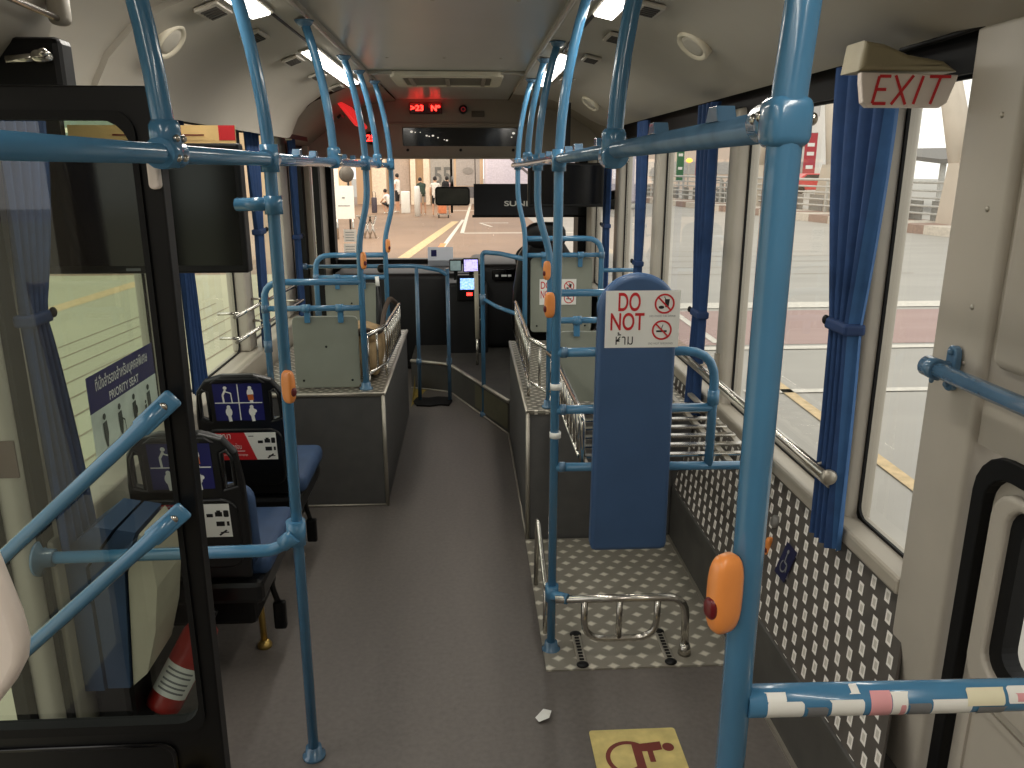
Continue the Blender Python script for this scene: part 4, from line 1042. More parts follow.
# LED displays
t = thing('route_display', 'black box with red glowing digits below the ceiling grille', 'led display', (-.31, 6.56, 2.1))
MB().box(-.435, -.18, 6.54, 6.60, 2.108, 2.192, .006).build('casing', mat('dark_red_acrylic', (60, 6, 6), .25), t)
w = MB().text('>23', -.425, -.325, 2.13, 2.173, (0, 6.538, 0), X, Z, 0, 0, .03).text('Nº', -.265, -.195, 2.13, 2.173, (0, 6.538, 0), X, Z, 0, 0, .03); w.build('digits', LEDR, t)
for x in (-.38, -.235):
    li = bpy.data.lights.new('red_glow', 'AREA'); li.size = .1; li.energy = .12; li.color = (1, .04, .03)
    lo = bpy.data.objects.new('red_glow', li); C.objects.link(lo); lo.parent = t; lo.location = (x+.31, -.06, .08); lo.rotation_euler = (PI*.80, 0, 0)
t = thing('temperature_display', 'round red glowing 25 readout at the left of the front header', 'led display', (-.74, 6.45, 1.92))
MB().lathe([(.05, 0), (.05, .02), (.04, .03)], (-.735, 6.50, 1.925), (0, -1, 0)).tube([(-.735, 6.50, 1.925), (-.735, 6.6, 1.95)], .02).build('casing', mat('dark_red_acrylic', (60, 6, 6)), t)
MB().text('25', -.768, -.702, 1.90, 1.95, (0, 6.467, 0), X, Z, 0, 0, .03).build('digits', LEDR, t)
li = bpy.data.lights.new('red_glow', 'AREA'); li.size = .12; li.energy = .35; li.color = (1, .03, .03)
lo = bpy.data.objects.new('red_glow', li); C.objects.link(lo); lo.parent = t; lo.location = (-.05, -.45, .06); lo.rotation_euler = (PI*.75, PI*.25, 0)
t = thing('painted_cove_glow', 'red glowing panel added as red light on the left front cove above the readout', 'painted glow', (-.88, 5.9, 2.06))
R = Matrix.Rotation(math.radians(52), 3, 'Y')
MB().obox((-.82, 6.1, 2.075), (.22, .56, .03), R, .012, 3).build('glow_panel', REDGLOW, t)  # emissive slab paints the red light that falls on the cove
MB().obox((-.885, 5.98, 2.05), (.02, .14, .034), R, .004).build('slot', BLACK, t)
t = thing('header_camera', 'small round black camera with red ring on the front header', 'camera', (-.02, 6.59, 2.145))
MB().lathe([(.035, 0), (.033, .02), (.022, .028)], (-.015, 6.59, 2.145), (0, -1, 0)).build('body', BLACK, t)
MB().ring(-.015, 2.145, .012, .018, (0, 6.560, 0), X, Z).build('ring', mat('dim_red', (150, 30, 36), .4, emit=.3), t)
w = MB().box(.05, .15, 6.58, 6.60, 2.09, 2.135, .004); tag(w.build('header_label', mat('olive_label', (70, 64, 52), .6)), 'small dark plate right of the header camera', 'plate')

# EXIT sign
t = thing('exit_sign', 'white EXIT sign with red letters hanging by the right window', 'sign', (.97, 1.79, 1.9))
w = MB(); o_ = (.858, 1.78, 1.828)
w.mat(0).plate([[(.010, .010), (.022, .0), (.185, .0), (.200, .010), (.216, .058), (.218, .068), (.0, .072), (.002, .05)]], (o_[0], o_[1]+.012, o_[2]), X, Z, .02, .003)
ov = (o_[0], o_[1]+.0005, o_[2])
w.mat(1); nlet = [0]
def let(pts, t_=.0065):
    for a, c in zip(pts, pts[1:]): nlet[0] += 1; w.bar2(a[0], a[1], c[0], c[1], t_, ov, X, Z, .001+.00004*nlet[0])
let([(.066, .064), (.040, .064), (.030, .008), (.060, .008)]); let([(.034, .037), (.058, .037)])
let([(.076, .066), (.104, .006)]); let([(.116, .066), (.072, .006)])
let([(.138, .065), (.122, .007)]); let([(.152, .064), (.200, .064)]); let([(.177, .064), (.160, .007)])
w.build('sign_face', [OFFW, REDI], t)
w = MB().plate([[(-.008, .0), (.215, .0), (.18, .022), (.10, .034), (.045, .055), (.0, .062)]], (.86, 1.83, 1.903), X, Z, .10, .012); w.build('housing', mat('tan_housing', (150, 140, 112), .5), t)
MB().tube([(.98, 1.86, 1.955), (1.04, 1.78, 1.972), (1.06, 1.6, 1.985)], .006, .04, 8).build('cable', RUBBER, t)

# rear-view mirror, sun blind
t = thing('rear_mirror', 'black interior rear-view mirror against the windshield', 'mirror', (-.12, 6.9, 1.47))
MB().plate([rrect(-.265, .03, 1.392, 1.548, .03)], (0, 6.9, 0), X, Z, .05, .012).build('casing', BLACK, t)
MB().poly(rrect(-.25, .018, 1.405, 1.535, .025), (0, 6.872, 0), X, Z).build('mirror_glass', mat('mirror', (84, 88, 88), .03, 1, var=.3, scale=8), t)
MB().tube([(-.115, 6.92, 1.53), (-.125, 7.2, 1.60), (-.13, 7.47, 1.62)], .01, .05, 8).build('arm', BLACK, t)
t = thing('sun_blind', 'black roller sun blind with white lettering on the windshield', 'blind', (.5, 7.2, 1.3))
MB().box(.065, 1.0, 7.20, 7.215, 1.29, 1.565).build('blind_sheet', SHADE, t)
MB().tube([(.05, 7.207, 1.285), (1.06, 7.207, 1.285)], .012, seg=8).build('bottom_bar', BLACK, t)
w = MB().tube([(.08, 7.207, 1.56), (.08, 7.3, 1.83)], .004, seg=6).tube([(.98, 7.207, 1.56), (.98, 7.3, 1.83)], .004, seg=6); w.build('cords', BLACK, t)
MB().text('SUNL', .335, .575, 1.372, 1.418, (0, 7.197, 0), X, Z, 0, 0, .02).build('lettering', WHITE, t)
def notice(label, x0, x1, z0, z1, y):
    w = MB().rect(x0, x1, z0, z1, (0, y, 0), X, Z); w.mat(1)
    for k in range(4): w.rect(x0+.015, x1-.02, z1-.03-.024*k, z1-.025-.024*k, (0, y-.001, 0), X, Z)
    tag(w.build('paper_notice', [PAPER, GREYI]), label, 'notice')
notice('uppermost white paper notice low on the left windshield', -1.135, -1.02, 1.04, 1.155, 7.47)
notice('middle white paper notice low on the left windshield', -1.14, -1.02, .91, 1.025, 7.47)
w = MB().rect(-.36, -.13, .885, 1.005, (0, 7.3, 0), X, Z); w.mat(1).rect(-.33, -.28, .92, .98, (0, 7.298, 0), X, Z); w.mat(0).add([(-.36, 7.30, .885), (-.13, 7.30, .885), (-.13, 7.25, .84), (-.36, 7.25, .84)], [(0, 1, 2, 3)])
tag(w.build('windshield_card', [CARD, NAVY]), 'pale card with blue square standing on the dash', 'card')

# ------------------------------------------------------------------ curtains
def curtain(label, x, y0, y1, yt0, yt1, yb0, yb1, zt, ztie, zb, nf=5, depth=.02, lead=None):
    t = thing('curtain', label, 'curtain', (x, (y0+y1)/2, zb))
    rows = 26; cols = nf*8; v = []; f = []; mi = []
    for r in range(rows+1):
        q = r/rows; z = zt+(zb-zt)*q; tt = (zt-ztie)/(zt-zb)
        if q < tt: k = (q/tt)**1.6; a = y0+(yt0-y0)*k; c = y1+(yt1-y1)*k
        else: k = ((q-tt)/(1-tt))**.8; a = yt0+(yb0-yt0)*k; c = yt1+(yb1-yt1)*k
        for s in range(cols+1):
            u = s/cols; v.append((x+depth*math.sin(u*nf*2*PI+.6*math.sin(3*q)), a+(c-a)*u, z))
    for r in range(rows):
        for s in range(cols):
            i = r*(cols+1)+s; f.append((i, i+1, i+cols+2, i+cols+1)); mi.append(1 if (s*8//cols) == (0 if lead == 0 else 7) and lead is not None else 0)
    w = MB(); w.add(v, f, True); w.mi = mi
    w.build('curtain_cloth', [CURT, CURT_L], t)
    w = MB().box(x-depth-.008, x+depth+.008, yt0-.006, yt1+.006, ztie-.016, ztie+.016, .008)
    w.build('tieback', mat('tieback_blue', (24, 52, 96), .7), t)
    MB().ell((x-(.026 if x > 0 else -.026), yt1+.002, ztie+.008), (.010, .010, .014)).build('tie_knot', BLACK, t)
    return t
curtain('nearest right blue curtain by the EXIT sign, with a paler front edge', 1.02, 1.93, 2.24, 2.0, 2.115, 1.965, 2.095, 1.96, 1.285, .66, 4, .022, 0)
curtain('right blue curtain behind the nearest pole, second along the wall', 1.02, 3.32, 3.56, 3.34, 3.46, 3.34, 3.50, 1.96, 1.08, .62, 4, .018)
curtain('right blue curtain third along the wall, above the backrest', 1.02, 4.60, 4.82, 4.66, 4.76, 4.64, 4.78, 1.96, 1.15, .72, 3, .018)
curtain('farthest right blue curtain beside the front television', 1.0, 5.64, 5.86, 5.68, 5.80, 5.66, 5.82, 1.96, 1.30, .72, 3, .018)
curtain('nearest left blue curtain seen through the door glass', -1.12, 2.045, 2.29, 2.03, 2.125, 2.03, 2.24, 1.87, 1.325, .66, 5, .018)
curtain('left blue curtain hanging behind the door edge above the seats', -1.15, 3.22, 3.46, 3.26, 3.37, 3.25, 3.42, 1.89, 1.35, .78, 4, .018)
curtain('left blue curtain beside the television near the floor pole', -1.15, 4.38, 4.66, 4.46, 4.58, 4.42, 4.56, 1.89, 1.36, .72, 4, .018)
curtain('farthest left blue curtain next to the front entrance', -1.15, 5.42, 5.62, 5.46, 5.56, 5.42, 5.58, 1.89, 1.25, .70, 3, .018)

# stickers
w = MB(); o_ = (-1.262, 2.55, .755)
w.mat(0).rect(0, .56, 0, .16, o_, Y, Z, .018); w.mat(1).rect(0, .56, .16, .285, o_, Y, Z, .018)
w.mat(2).text('ที่นั่งสำรองสำหรับบุคคลพิเศษ', .06, .50, .212, .272, o_, Y, Z, .019, 0, .01).text('PRIORITY SEAT', .15, .40, .170, .20, o_, Y, Z, .019, 0, .01)
w.mat(3)
def pic(cx, k=0, s=1.0):
    n0 = .0195
    w.disc(cx, .128*s+.0, .0115*s, o_, Y, Z, n0, None, 12)
    w.poly([(cx-.017*s, .108*s), (cx+.014*s, .112*s), (cx+.018*s, .065*s), (cx+.006*s, .02*s), (cx-.006*s, .02*s), (cx-.015*s, .06*s)], o_, Y, Z, n0)
    if k == 1: w.bar2(cx+.008, .085, cx+.032, .07, .006, o_, Y, Z, n0).bar2(cx+.032, .072, cx+.038, .02, .004, o_, Y, Z, n0)
    if k == 2: w.disc(cx+.014, .075, .012, o_, Y, Z, n0, .018, 10)
pic(.09); pic(.21, 1); pic(.335, 2); pic(.47); pic(.435, 0, .62)
tag(w.build('priority_sticker', [mat('pale_green_white', (222, 232, 222), .5), NAVY, WHITE, mat('figure_grey', (62, 72, 68), .6)]), 'blue and white PRIORITY SEAT sticker on the left window', 'sticker')
w = MB(); u = Vector((0, -1, 0)); v = Vector((.33, 0, 1)).normalized(); o_ = Vector((1.0, 2.265, .44))
w.mat(0).rect(-.03, .05, -.02, .09, o_, u, v, .0); w.mat(1).ring(.01, .02, .016, .021, o_, u, v, .002, 130, 380).disc(.004, .068, .007, o_, u, v, .002).bar2(.004, .06, .008, .032, .006, o_, u, v, .002).bar2(.008, .034, .028, .032, .006, o_, u, v, .002).bar2(.028, .032, .036, .01, .006, o_, u, v, .002)
tag(w.build('wheelchair_label', [mat('dark_navy', (22, 24, 60), .5), GREYI]), 'dark blue wheelchair label on the studded wall under the curtain', 'sticker')
# ------------------------------------------------------------------ outside
GZ = -.35
def groundmat(name, c0, c1, scale=1.5, st=(1, 1, 1), rough=.6):
    m, b, n, nt = newmat(name, rough)
    nt.links.new(n.mix(n.noise(scale, 5, st), srgb(*c0), srgb(*c1)), b.inputs['Base Color']); return m
ASPH = groundmat('asphalt', (150, 146, 138), (178, 173, 164), .9, (.5, 1.6, 1))
TAN = groundmat('concourse_floor', (120, 99, 82), (150, 125, 105), .6)
BEIG = groundmat('pale_paving', (166, 162, 138), (184, 180, 152), .8)
REDB = groundmat('red_paving', (150, 120, 114), (174, 148, 140), 1.2, (.5, 2, 1))
w = MB(); O = (0, 0, GZ)
w.mat(0).rect(-90, 90, -40, 160, O, X, Y)
w.mat(1).rect(-16, 2.6, 8, 60, O, X, Y, .004)
w.mat(2).rect(-30, -1.4, -30, 16, O, X, Y, .006)
w.mat(3).rect(2.6, 13, 9.1, 11.4, O, X, Y, .004)
w.mat(4)
w.bar2(-.15, 33, -1.05, 12, .12, O, X, Y, .008); w.bar2(.25, 48, -.16, 26.1, .13, O, X, Y, .008); w.rect(-.2, 4, 26.0, 26.25, O, X, Y, .008); w.rect(-1, 4.5, 40, 40.3, O, X, Y, .008)
w.rect(2.4, 14, 8.82, 8.98, O, X, Y, .01); w.rect(2.6, 12, 7.0, 7.12, O, X, Y, .01); w.bar2(3.0, 9.2, 3.02, 12, .1, O, X, Y, .01); w.rect(3, 13, 11.6, 12.1, O, X, Y, .01)
w.bar2(.5, 31, .9, 29, .1, O, X, Y, .008).bar2(.5, 31, 1.6, 31, .2, O, X, Y, .008)
w.mat(5)
w.bar2(-.45, 32, -2.0, 12.5, .29, O, X, Y, .009)
w.bar2(3.02, 7.4, 2.9, 3.0, .11, O, X, Y, .01)
w.bar2(-6.5, 6, -6.0, 16, .34, O, X, Y, .009)
w.mat(6).bar2(-.84, 17.6, -.66, 22.5, .16, O, X, Y, .010)
w.mat(7)
for k in range(9): w.bar2(-5.2+.33*k, 4, -4.6+.33*k, 12.5, .025, O, X, Y, .009)
for k in range(14): w.bar2(-1.6-.08*k+(.0), 14+k*1.3, -1.6-.08*k+.5, 14+k*1.3+.02, .03, O, X, Y, .0095) if False else None
for k in range(5): w.rect(-1, 9, 15.5+k*1.1, 15.53+k*1.1, O, X, Y, .007)
w.build('ground', [ASPH, TAN, BEIG, REDB, mat('line_white', (212, 206, 194), .6), mat('line_yellow', (204, 178, 134), .6, var=.2), mat('line_orange', (226, 140, 80), .6), mat('line_dark', (138, 122, 100), .7)], kind='structure')

# kerb, striped, and fence along it
def kx(y): return 14.9-(y-22.8)*.152
w = MB()
for k in range(46):
    y0 = 8+k*1.3; w.mat(k % 2)
    w.add([(kx(y0), y0, GZ), (kx(y0+1.3), y0+1.3, GZ), (kx(y0+1.3), y0+1.3, GZ+.28), (kx(y0), y0, GZ+.28), (kx(y0)+2.2, y0, GZ+.28), (kx(y0+1.3)+2.2, y0+1.3, GZ+.28)], [(0, 1, 2, 3), (3, 2, 5, 4)])
w.build('trim_7', [mat('kerb_pale', (206, 196, 182), .7), mat('kerb_dark', (158, 134, 120), .7)], kind='structure')
t = thing('roadside_fence', 'grey metal railing behind the striped kerb across the road', 'fence', (kx(30)+1.6, 30, GZ+.28))
w = MB()
for h in (.25, .5, .78, 1.02, 1.30): w.tube([(kx(8)+1.6, 8, GZ+.28+h-.25*0), (kx(66)+1.6, 66, GZ+.28+h)], .04 if h < 1.2 else .055, seg=6)
w.build('rails', mat('fence_grey', (186, 184, 178), .6), t)
for k in range(24):
    y = 9+k*2.4; MB().box(kx(y)+1.57, kx(y)+1.67, y-.05, y+.05, GZ+.28, GZ+1.62).build('post', mat('fence_grey'    , (186, 184, 178), .6), t)
w = MB()
for k in range(40): 
    y = 8+k*1.5; w.box(kx(y)+1.75, kx(y)+1.80, y, y+1.3, GZ+.28, GZ+.95)
w.build('infill_board', mat('fence_dark', (150, 148, 142), .7), t)

CONC = mat('concrete', (198, 186, 170), .8, var=.06, scale=1)
def column(label, y, xo, w0, lean, h=5.5, two=True):
    x = kx(y)+xo; t = thing('concrete_column', label, 'column', (x, y, GZ))
    MB().add([(x-.5, y-w0, GZ), (x+.5, y-w0, GZ), (x+.5, y+w0, GZ), (x-.5, y+w0, GZ), (x-.45, y-w0*.55, GZ+2.2), (x+.45, y-w0*.55, GZ+2.2), (x+.45, y+w0*.55, GZ+2.2), (x-.45, y+w0*.55, GZ+2.2)],
             [(0, 1, 5, 4), (1, 2, 6, 5), (2, 3, 7, 6), (3, 0, 4, 7), (4, 5, 6, 7)]).build('plinth', CONC, t)
    for s in ((-1, 1) if two else (-1,)):
        a = Vector((x, y+s*w0*.25, GZ+2.0)); b_ = Vector((x+.3, y+s*lean, GZ+h))
        MB().tube([a, b_], [.42, .34], seg=6).build('leaning_shaft', CONC, t)
column('pale slanted concrete column beyond the kerb, right of the nearest curtain', 25.5, 1.6, .55, 2.4)
column('tapered concrete column beyond the kerb, between the nearest pole and curtain', 35.5, 3.6, 1.5, 2.2)
column('broad concrete column beyond the kerb, left of the nearest pole', 40, 2.2, 1.7, 2.6)
# pale distant buildings
def block(label, x, y, wx, wy, h, c, rows=3):
    t = thing('distant_building', label, 'building', (x, y, GZ))
    MB().box(x-wx/2, x+wx/2, y-wy/2, y+wy/2, GZ, GZ+h).build('walls', mat('bld_%d_%d_%d' % c, c, .8, var=.05, scale=.5), t)
    w = MB()
    for r in range(rows): w.box(x-wx/2-.05, x-wx/2, y-wy/2+1, y+wy/2-1, GZ+1.5+r*2.4, GZ+2.6+r*2.4).box(x-wx/2+.5, x+wx/2-.5, y-wy/2-.05, y-wy/2, GZ+1.5+r*2.4, GZ+2.6+r*2.4)
    w.build('window_bands', mat('bld_window', (186, 182, 178), .5), t)
block('pale building with window bands between the columns across the road', 33.5, 78, 7, 20, 9, (232, 228, 222))
block('low pale building at the far right beyond the railing', 46, 52, 12, 14, 2.9, (222, 218, 210), 1)
block('distant pale hall behind the green and red signs', 20, 78, 14, 10, 6, (226, 206, 190), 2)
t = thing('shelter_roof', 'dark-roofed open shelter beyond the railing right of the EXIT sign curtain', 'shelter', (27, 40, GZ))
MB().add([(22, 37, 1.9), (32, 37, 2.1), (32, 45, 2.7), (22, 45, 2.5), (22, 37, 2.1), (32, 37, 2.3), (32, 45, 2.9), (22, 45, 2.7)], [(0, 1, 2, 3), (7, 6, 5, 4), (0, 4, 5, 1), (1, 5, 6, 2), (2, 6, 7, 3), (3, 7, 4, 0)]).build('roof_slab', mat('roof_dark', (118, 114, 108), .7), t)
for x in (22.5, 27, 31.5): MB().box(x-.1, x+.1, 37.4, 37.6, GZ, 2.0).box(x-.1, x+.1, 44, 44.2, GZ, 2.5).build('post', mat('fence_grey', (186, 184, 178), .6), t)
def sign(label, x, y, x1, z0, z1, m_, lines):
    t = thing('roadside_sign', label, 'sign', ((x+x1)/2, y, GZ))
    w = MB().box(x, x1, y, y+.08, z0, z1); w.mat(1)
    for a in lines: w.rect(x+(x1-x)*.2, x1-(x1-x)*.2, z0+(z1-z0)*a, z0+(z1-z0)*(a+.08), (0, y-.01, 0), X, Z)
    w.build('sign_face', [m_, WHITE], t)
    MB().box((x+x1)/2-.05, (x+x1)/2+.05, y+.08, y+.16, GZ, z0+.3).build('pole', mat('fence_grey', (186, 184, 178), .6), t)
sign('tall narrow green sign far across the road', 13.0, 50, 13.45, .9, 2.9, mat('sign_green', (58, 110, 66), .6), (.35, .75))
sign('red sign right of the green one far across the road', 14.2, 50, 14.9, 1.1, 2.5, mat('sign_red', (170, 70, 76), .6), (.3, .6))
sign('tall red banner far across the road right of the nearest pole', 25.2, 60, 26.1, 1.0, 4.2, mat('sign_red2', (176, 58, 66), .6), (.2, .5, .7))
t = thing('parked_car', 'small red car beyond the railing right of the nearest pole', 'car', (24.2, 56, GZ))
MB().plate([[(-2.0, .3), (2.0, .3), (2.05, .7), (1.5, .95), (1.0, 1.4), (-.9, 1.4), (-1.6, .95), (-2.0, .85)]], (24.4, 56, GZ+.28), X, Z, 1.6, .08).build('body', mat('car_red', (204, 60, 60), .3), t)
MB().plate([[(-1.3, .95), (1.35, .95), (.95, 1.33), (-.85, 1.33)]], (24.4, 56, GZ+.28), X, Z, 1.64, .02).build('windows', GLOSSK, t)
for x in (23.1, 25.7): MB().lathe([(.33, -.85), (.33, .85)], (x, 56, GZ+.33+.28), (0, 1, 0), 16).build('wheel', RUBBER, t)
t = thing('street_lamp', 'glowing amber street lamp beside the red sign', 'lamp', (13.75, 50, GZ))
MB().tube([(13.75, 50, GZ), (13.75, 50, 2.1)], .05, seg=8).build('pole', mat('fence_grey', (186, 184, 178), .6), t)
MB().ell((13.75, 49.9, 2.15), (.2, .15, .14)).build('lamp_head', mat('amber_glow', (255, 190, 80), .5, emit=2), t)
# bikes behind the second pane: a tubular barrier
t = thing('tube_barrier', 'tangle of grey tubular barriers across the road by the red sign', 'barrier', (15.2, 48, GZ))
w = MB()
for k in range(4): w.tube([(14.0+.7*k, 47.5, GZ), (14.0+.7*k, 47.5, 1.0), (14.6+.7*k, 47.8, 1.0), (14.6+.7*k, 47.8, GZ)], .05, .2, 6).tube([(14.0+.7*k, 47.5, .4), (14.6+.7*k, 47.8, .8)], .04, seg=6)
w.build('tubes', mat('fence_dark', (150, 148, 142), .7), t)

# terminal front, straight ahead
t = thing('terminal_building', 'beige terminal frontage with pillars and doors beyond the concourse', 'building', (-6, 48, GZ))
w = MB().box(-26, -6.4, 44, 46, GZ, 7).box(-6.4, 1.0, 48, 49, GZ, 7); w.build('wall', mat('terminal_beige', (214, 186, 156), .8, var=.05, scale=.4), t)
for x, x1, c in ((-5.4, -4.6, 0), (-3.2, -2.9, 0), (-2.45, -2.1, 0)): MB().box(x, x1, 47.2, 47.9, GZ, 6.5).build('pillar', mat('terminal_pale', (234, 220, 200), .7), t)
MB().box(-4.5, -3.3, 47.9, 48.0, GZ, 3.2).build('shutter', mat('shutter_grey', (186, 172, 162), .6), t)
MB().box(-2.0, .9, 47.85, 48.0, GZ, .6).build('counter', mat('counter_white', (230, 222, 212), .6), t)
MB().box(-6.4, 1.0, 47.6, 48, 2.55, 2.85).build('yellow_fascia', mat('fascia_yellow', (236, 196, 96), .6, emit=.2), t)
w = MB().box(-9.0, -6.8, 43.9, 44.0, .2, 2.6); w.build('bright_doorway', mat('door_glow', (240, 228, 214), .6, emit=.25), t)
t = thing('gate_board', 'grey board with the number 55 ahead through the windshield', 'sign', (-1.3, 45, .6))
MB().box(-1.95, -.68, 45, 45.1, .55, 2.6).build('board', mat('board_grey', (150, 146, 140), .7), t)
w = MB().text('55', -1.75, -.85, .85, 1.75, (0, 44.97, 0), X, Z, 0, 0, .02); w.build('digits', mat('digit_grey', (96, 96, 94), .6), t)
MB().box(-1.9, -1.8, 45, 45.1, GZ, .6).box(-.8, -.7, 45, 45.1, GZ, .6).build('legs', mat('board_grey', (150, 146, 140), .7), t)
t = thing('gate_board', 'grey board right of the 55 board with a dim mark', 'sign', (0, 45, .6))
MB().box(-.55, .75, 45, 45.1, .75, 2.6).build('board', mat('board_grey2', (158, 152, 148), .7), t)
MB().text('4A', -.25, .45, 1.3, 1.7, (0, 44.97, 0), X, Z).build('digits', mat('digit_grey2', (130, 126, 122), .6), t) if False else MB().disc(.1, 1.55, .3, (0, 44.97, 0), X, Z, 0, .18).build('emblem', mat('digit_grey2', (132, 128, 124), .6), t)
MB().box(-.55, .75, 44.95, 45.08, .1, .72).build('lower_band', mat('board_dark', (92, 92, 96), .7), t)
MB().box(-.5, -.4, 45, 45.1, GZ, .2).box(.6, .7, 45, 45.1, GZ, .2).build('legs', mat('board_grey', (150, 146, 140), .7), t)
t = thing('parked_coach', 'pale lavender coach side with diagonal stripe behind the sun blind', 'bus', (5, 42, GZ))
MB().box(.95, 9, 41, 43.5, GZ+.3, 3.6, .2, 3).build('body', mat('coach_lilac', (196, 190, 204), .4), t)
MB().bar2(1.6, 2.7, 4.6, .2, .12, (0, 40.99, 0), X, Z).build('stripe', mat('stripe_grey', (90, 84, 88), .6), t)
MB().box(4.4, 5.1, 40.97, 41.0, .9, 2.6).build('rear_lamp', mat('lamp_red', (206, 70, 60), .4, emit=.4), t)
for x in (2.5, 7.5): MB().lathe([(.48, 0), (.48, .3)], (x, 41, GZ+.48), (0, 1, 0), 18).build('wheel', RUBBER, t)

# glazed building seen through the left glass
m, b, n, nt = newmat('lit_facade', .4); FAC = m
P = n.pos()
gx = n.m('FRACT', n.m('MULTIPLY', P[0], 1.6)); gz = n.m('FRACT', n.m('MULTIPLY', P[2], 2.0))
spot = n.m('MULTIPLY', n.m('LESS_THAN', gx, .3), n.m('LESS_THAN', gz, .22)); spot = n.m('MULTIPLY', spot, n.m('GREATER_THAN', n.noise(1.3, 2), .48))
base = n.mix(n.noise(.9, 3, (1.4, 1, .5)), srgb(84, 92, 78), srgb(176, 190, 172))
col = n.mix(spot, base, srgb(255, 246, 214))
nt.links.new(col, b.inputs['Base Color']); nt.links.new(col, b.inputs['Emission Color']); b.inputs['Emission Strength'].default_value = .35
t = thing('glazed_hall', 'greenish glazed building with small lights beyond the left windows', 'building', (-12, 20, GZ))
MB().box(-24, -7.2, 20, 21, 1.6, 7).build('glazed_front', FAC, t)
MB().box(-24, -7.2, 20.2, 21, GZ, 1.6).build('lower_wall', mat('hall_wall', (170, 160, 140), .7, var=.1, scale=1), t)

for lx, ly, lz, e_ in ((-8, 36, 6.5, 500), (-1, 40, 6.5, 450), (-4, 22, 7, 900)):
    li = bpy.data.lights.new('concourse_fill', 'AREA'); li.size = 5; li.energy = e_; li.color = (1, .86, .68)  # unseen warm area lights added to brighten the terminal walls and concourse
    lo = bpy.data.objects.new('concourse_fill', li); C.objects.link(lo); lo.location = (lx, ly, lz); lo.rotation_euler = (math.radians(35), 0, 0)
# concourse clutter
t = thing('poster_board', 'white poster board on legs at the left of the concourse', 'sign', (-3.5, 24, GZ))
w = MB().box(-3.86, -3.30, 24, 24.05, .25, 1.20); w.mat(1).text('P', -3.64, -3.56, .86, .92, (0, 23.99, 0), X, Z) if False else w.mat(1).rect(-3.64, -3.56, .84, .88, (0, 23.99, 0), X, Z).rect(-3.76, -3.42, .62, .64, (0, 23.99, 0), X, Z)
w.build('board', [WHITE, GREYI], t)
for x in (-3.82, -3.36): MB().tube([(x, 24.03, GZ), (x, 24.03, .3)], .03, seg=8).build('leg', STEEL, t)
t = thing('standing_fan', 'dark round standing fan above the white poster board', 'fan', (-3.55, 25, GZ))
MB().lathe([(.22, 0), (.24, .05), (.22, .10)], (-3.62, 24.9, 1.52), (.5, -1, 0), 20).build('fan_cage', mat('fan_grey', (84, 80, 74), .5), t)
MB().tube([(-3.58, 25, GZ), (-3.58, 25, 1.4)], .03, seg=8).lathe([(.25, 0), (.25, .03)], (-3.58, 25, GZ)).build('stand', mat('fan_grey', (84, 80, 74), .5), t)
t = thing('folding_stand', 'white folding stand beside the poster board', 'stand', (-3.1, 24.3, GZ))
w = MB()
for k in range(3): w.tube([(-3.25+.16*k, 24.3, GZ), (-3.05+.16*k, 24.5, .3)], .025, seg=6).tube([(-3.05+.16*k, 24.3, GZ), (-3.25+.16*k, 24.5, .3)], .025, seg=6)
w.box(-3.3, -2.75, 24.25, 24.55, .3, .33)
w.build('frame_tubes', STEEL, t)
def bollard(label, x, y, h, m_, r=.16):
    tag(MB().lathe([(r, 0), (r, h*.9), (r*.8, h)], (x, y, GZ), seg=14).build('bollard', m_), label, 'bollard')
bollard('white bollard beside the person in dark green', -2.15, 35.6, 1.3, WHITE, .13)
t = thing('luggage_trolley', 'luggage trolley with orange suitcase beside the standing people', 'trolley', (-1.0, 34.5, GZ))
MB().box(-1.25, -.75, 34.3, 34.8, GZ+.12, GZ+.18).tube([(-1.2, 34.8, GZ+.15), (-1.2, 34.8, GZ+1.0), (-.8, 34.8, GZ+1.0), (-.8, 34.8, GZ+.15)], .025, .08, 6).build('chassis', STEEL, t)
for x in (-1.2, -.8): MB().lathe([(.08, 0), (.08, .04)], (x, 34.35, GZ+.08), (1, 0, 0), 10).build('wheel', RUBBER, t)
tag(MB().box(-1.2, -.85, 34.35, 34.65, GZ+.18, GZ+.75, .05, 3).build('suitcase', mat('suitcase_orange', (214, 128, 84), .5)), 'orange suitcase standing on the trolley', 'suitcase')
tag(MB().box(-3.05, -2.65, 38.0, 38.4, GZ, GZ+1.0, .04, 3).build('waste_bin', WHITE), 'white bin beside the man in the white shirt', 'bin')

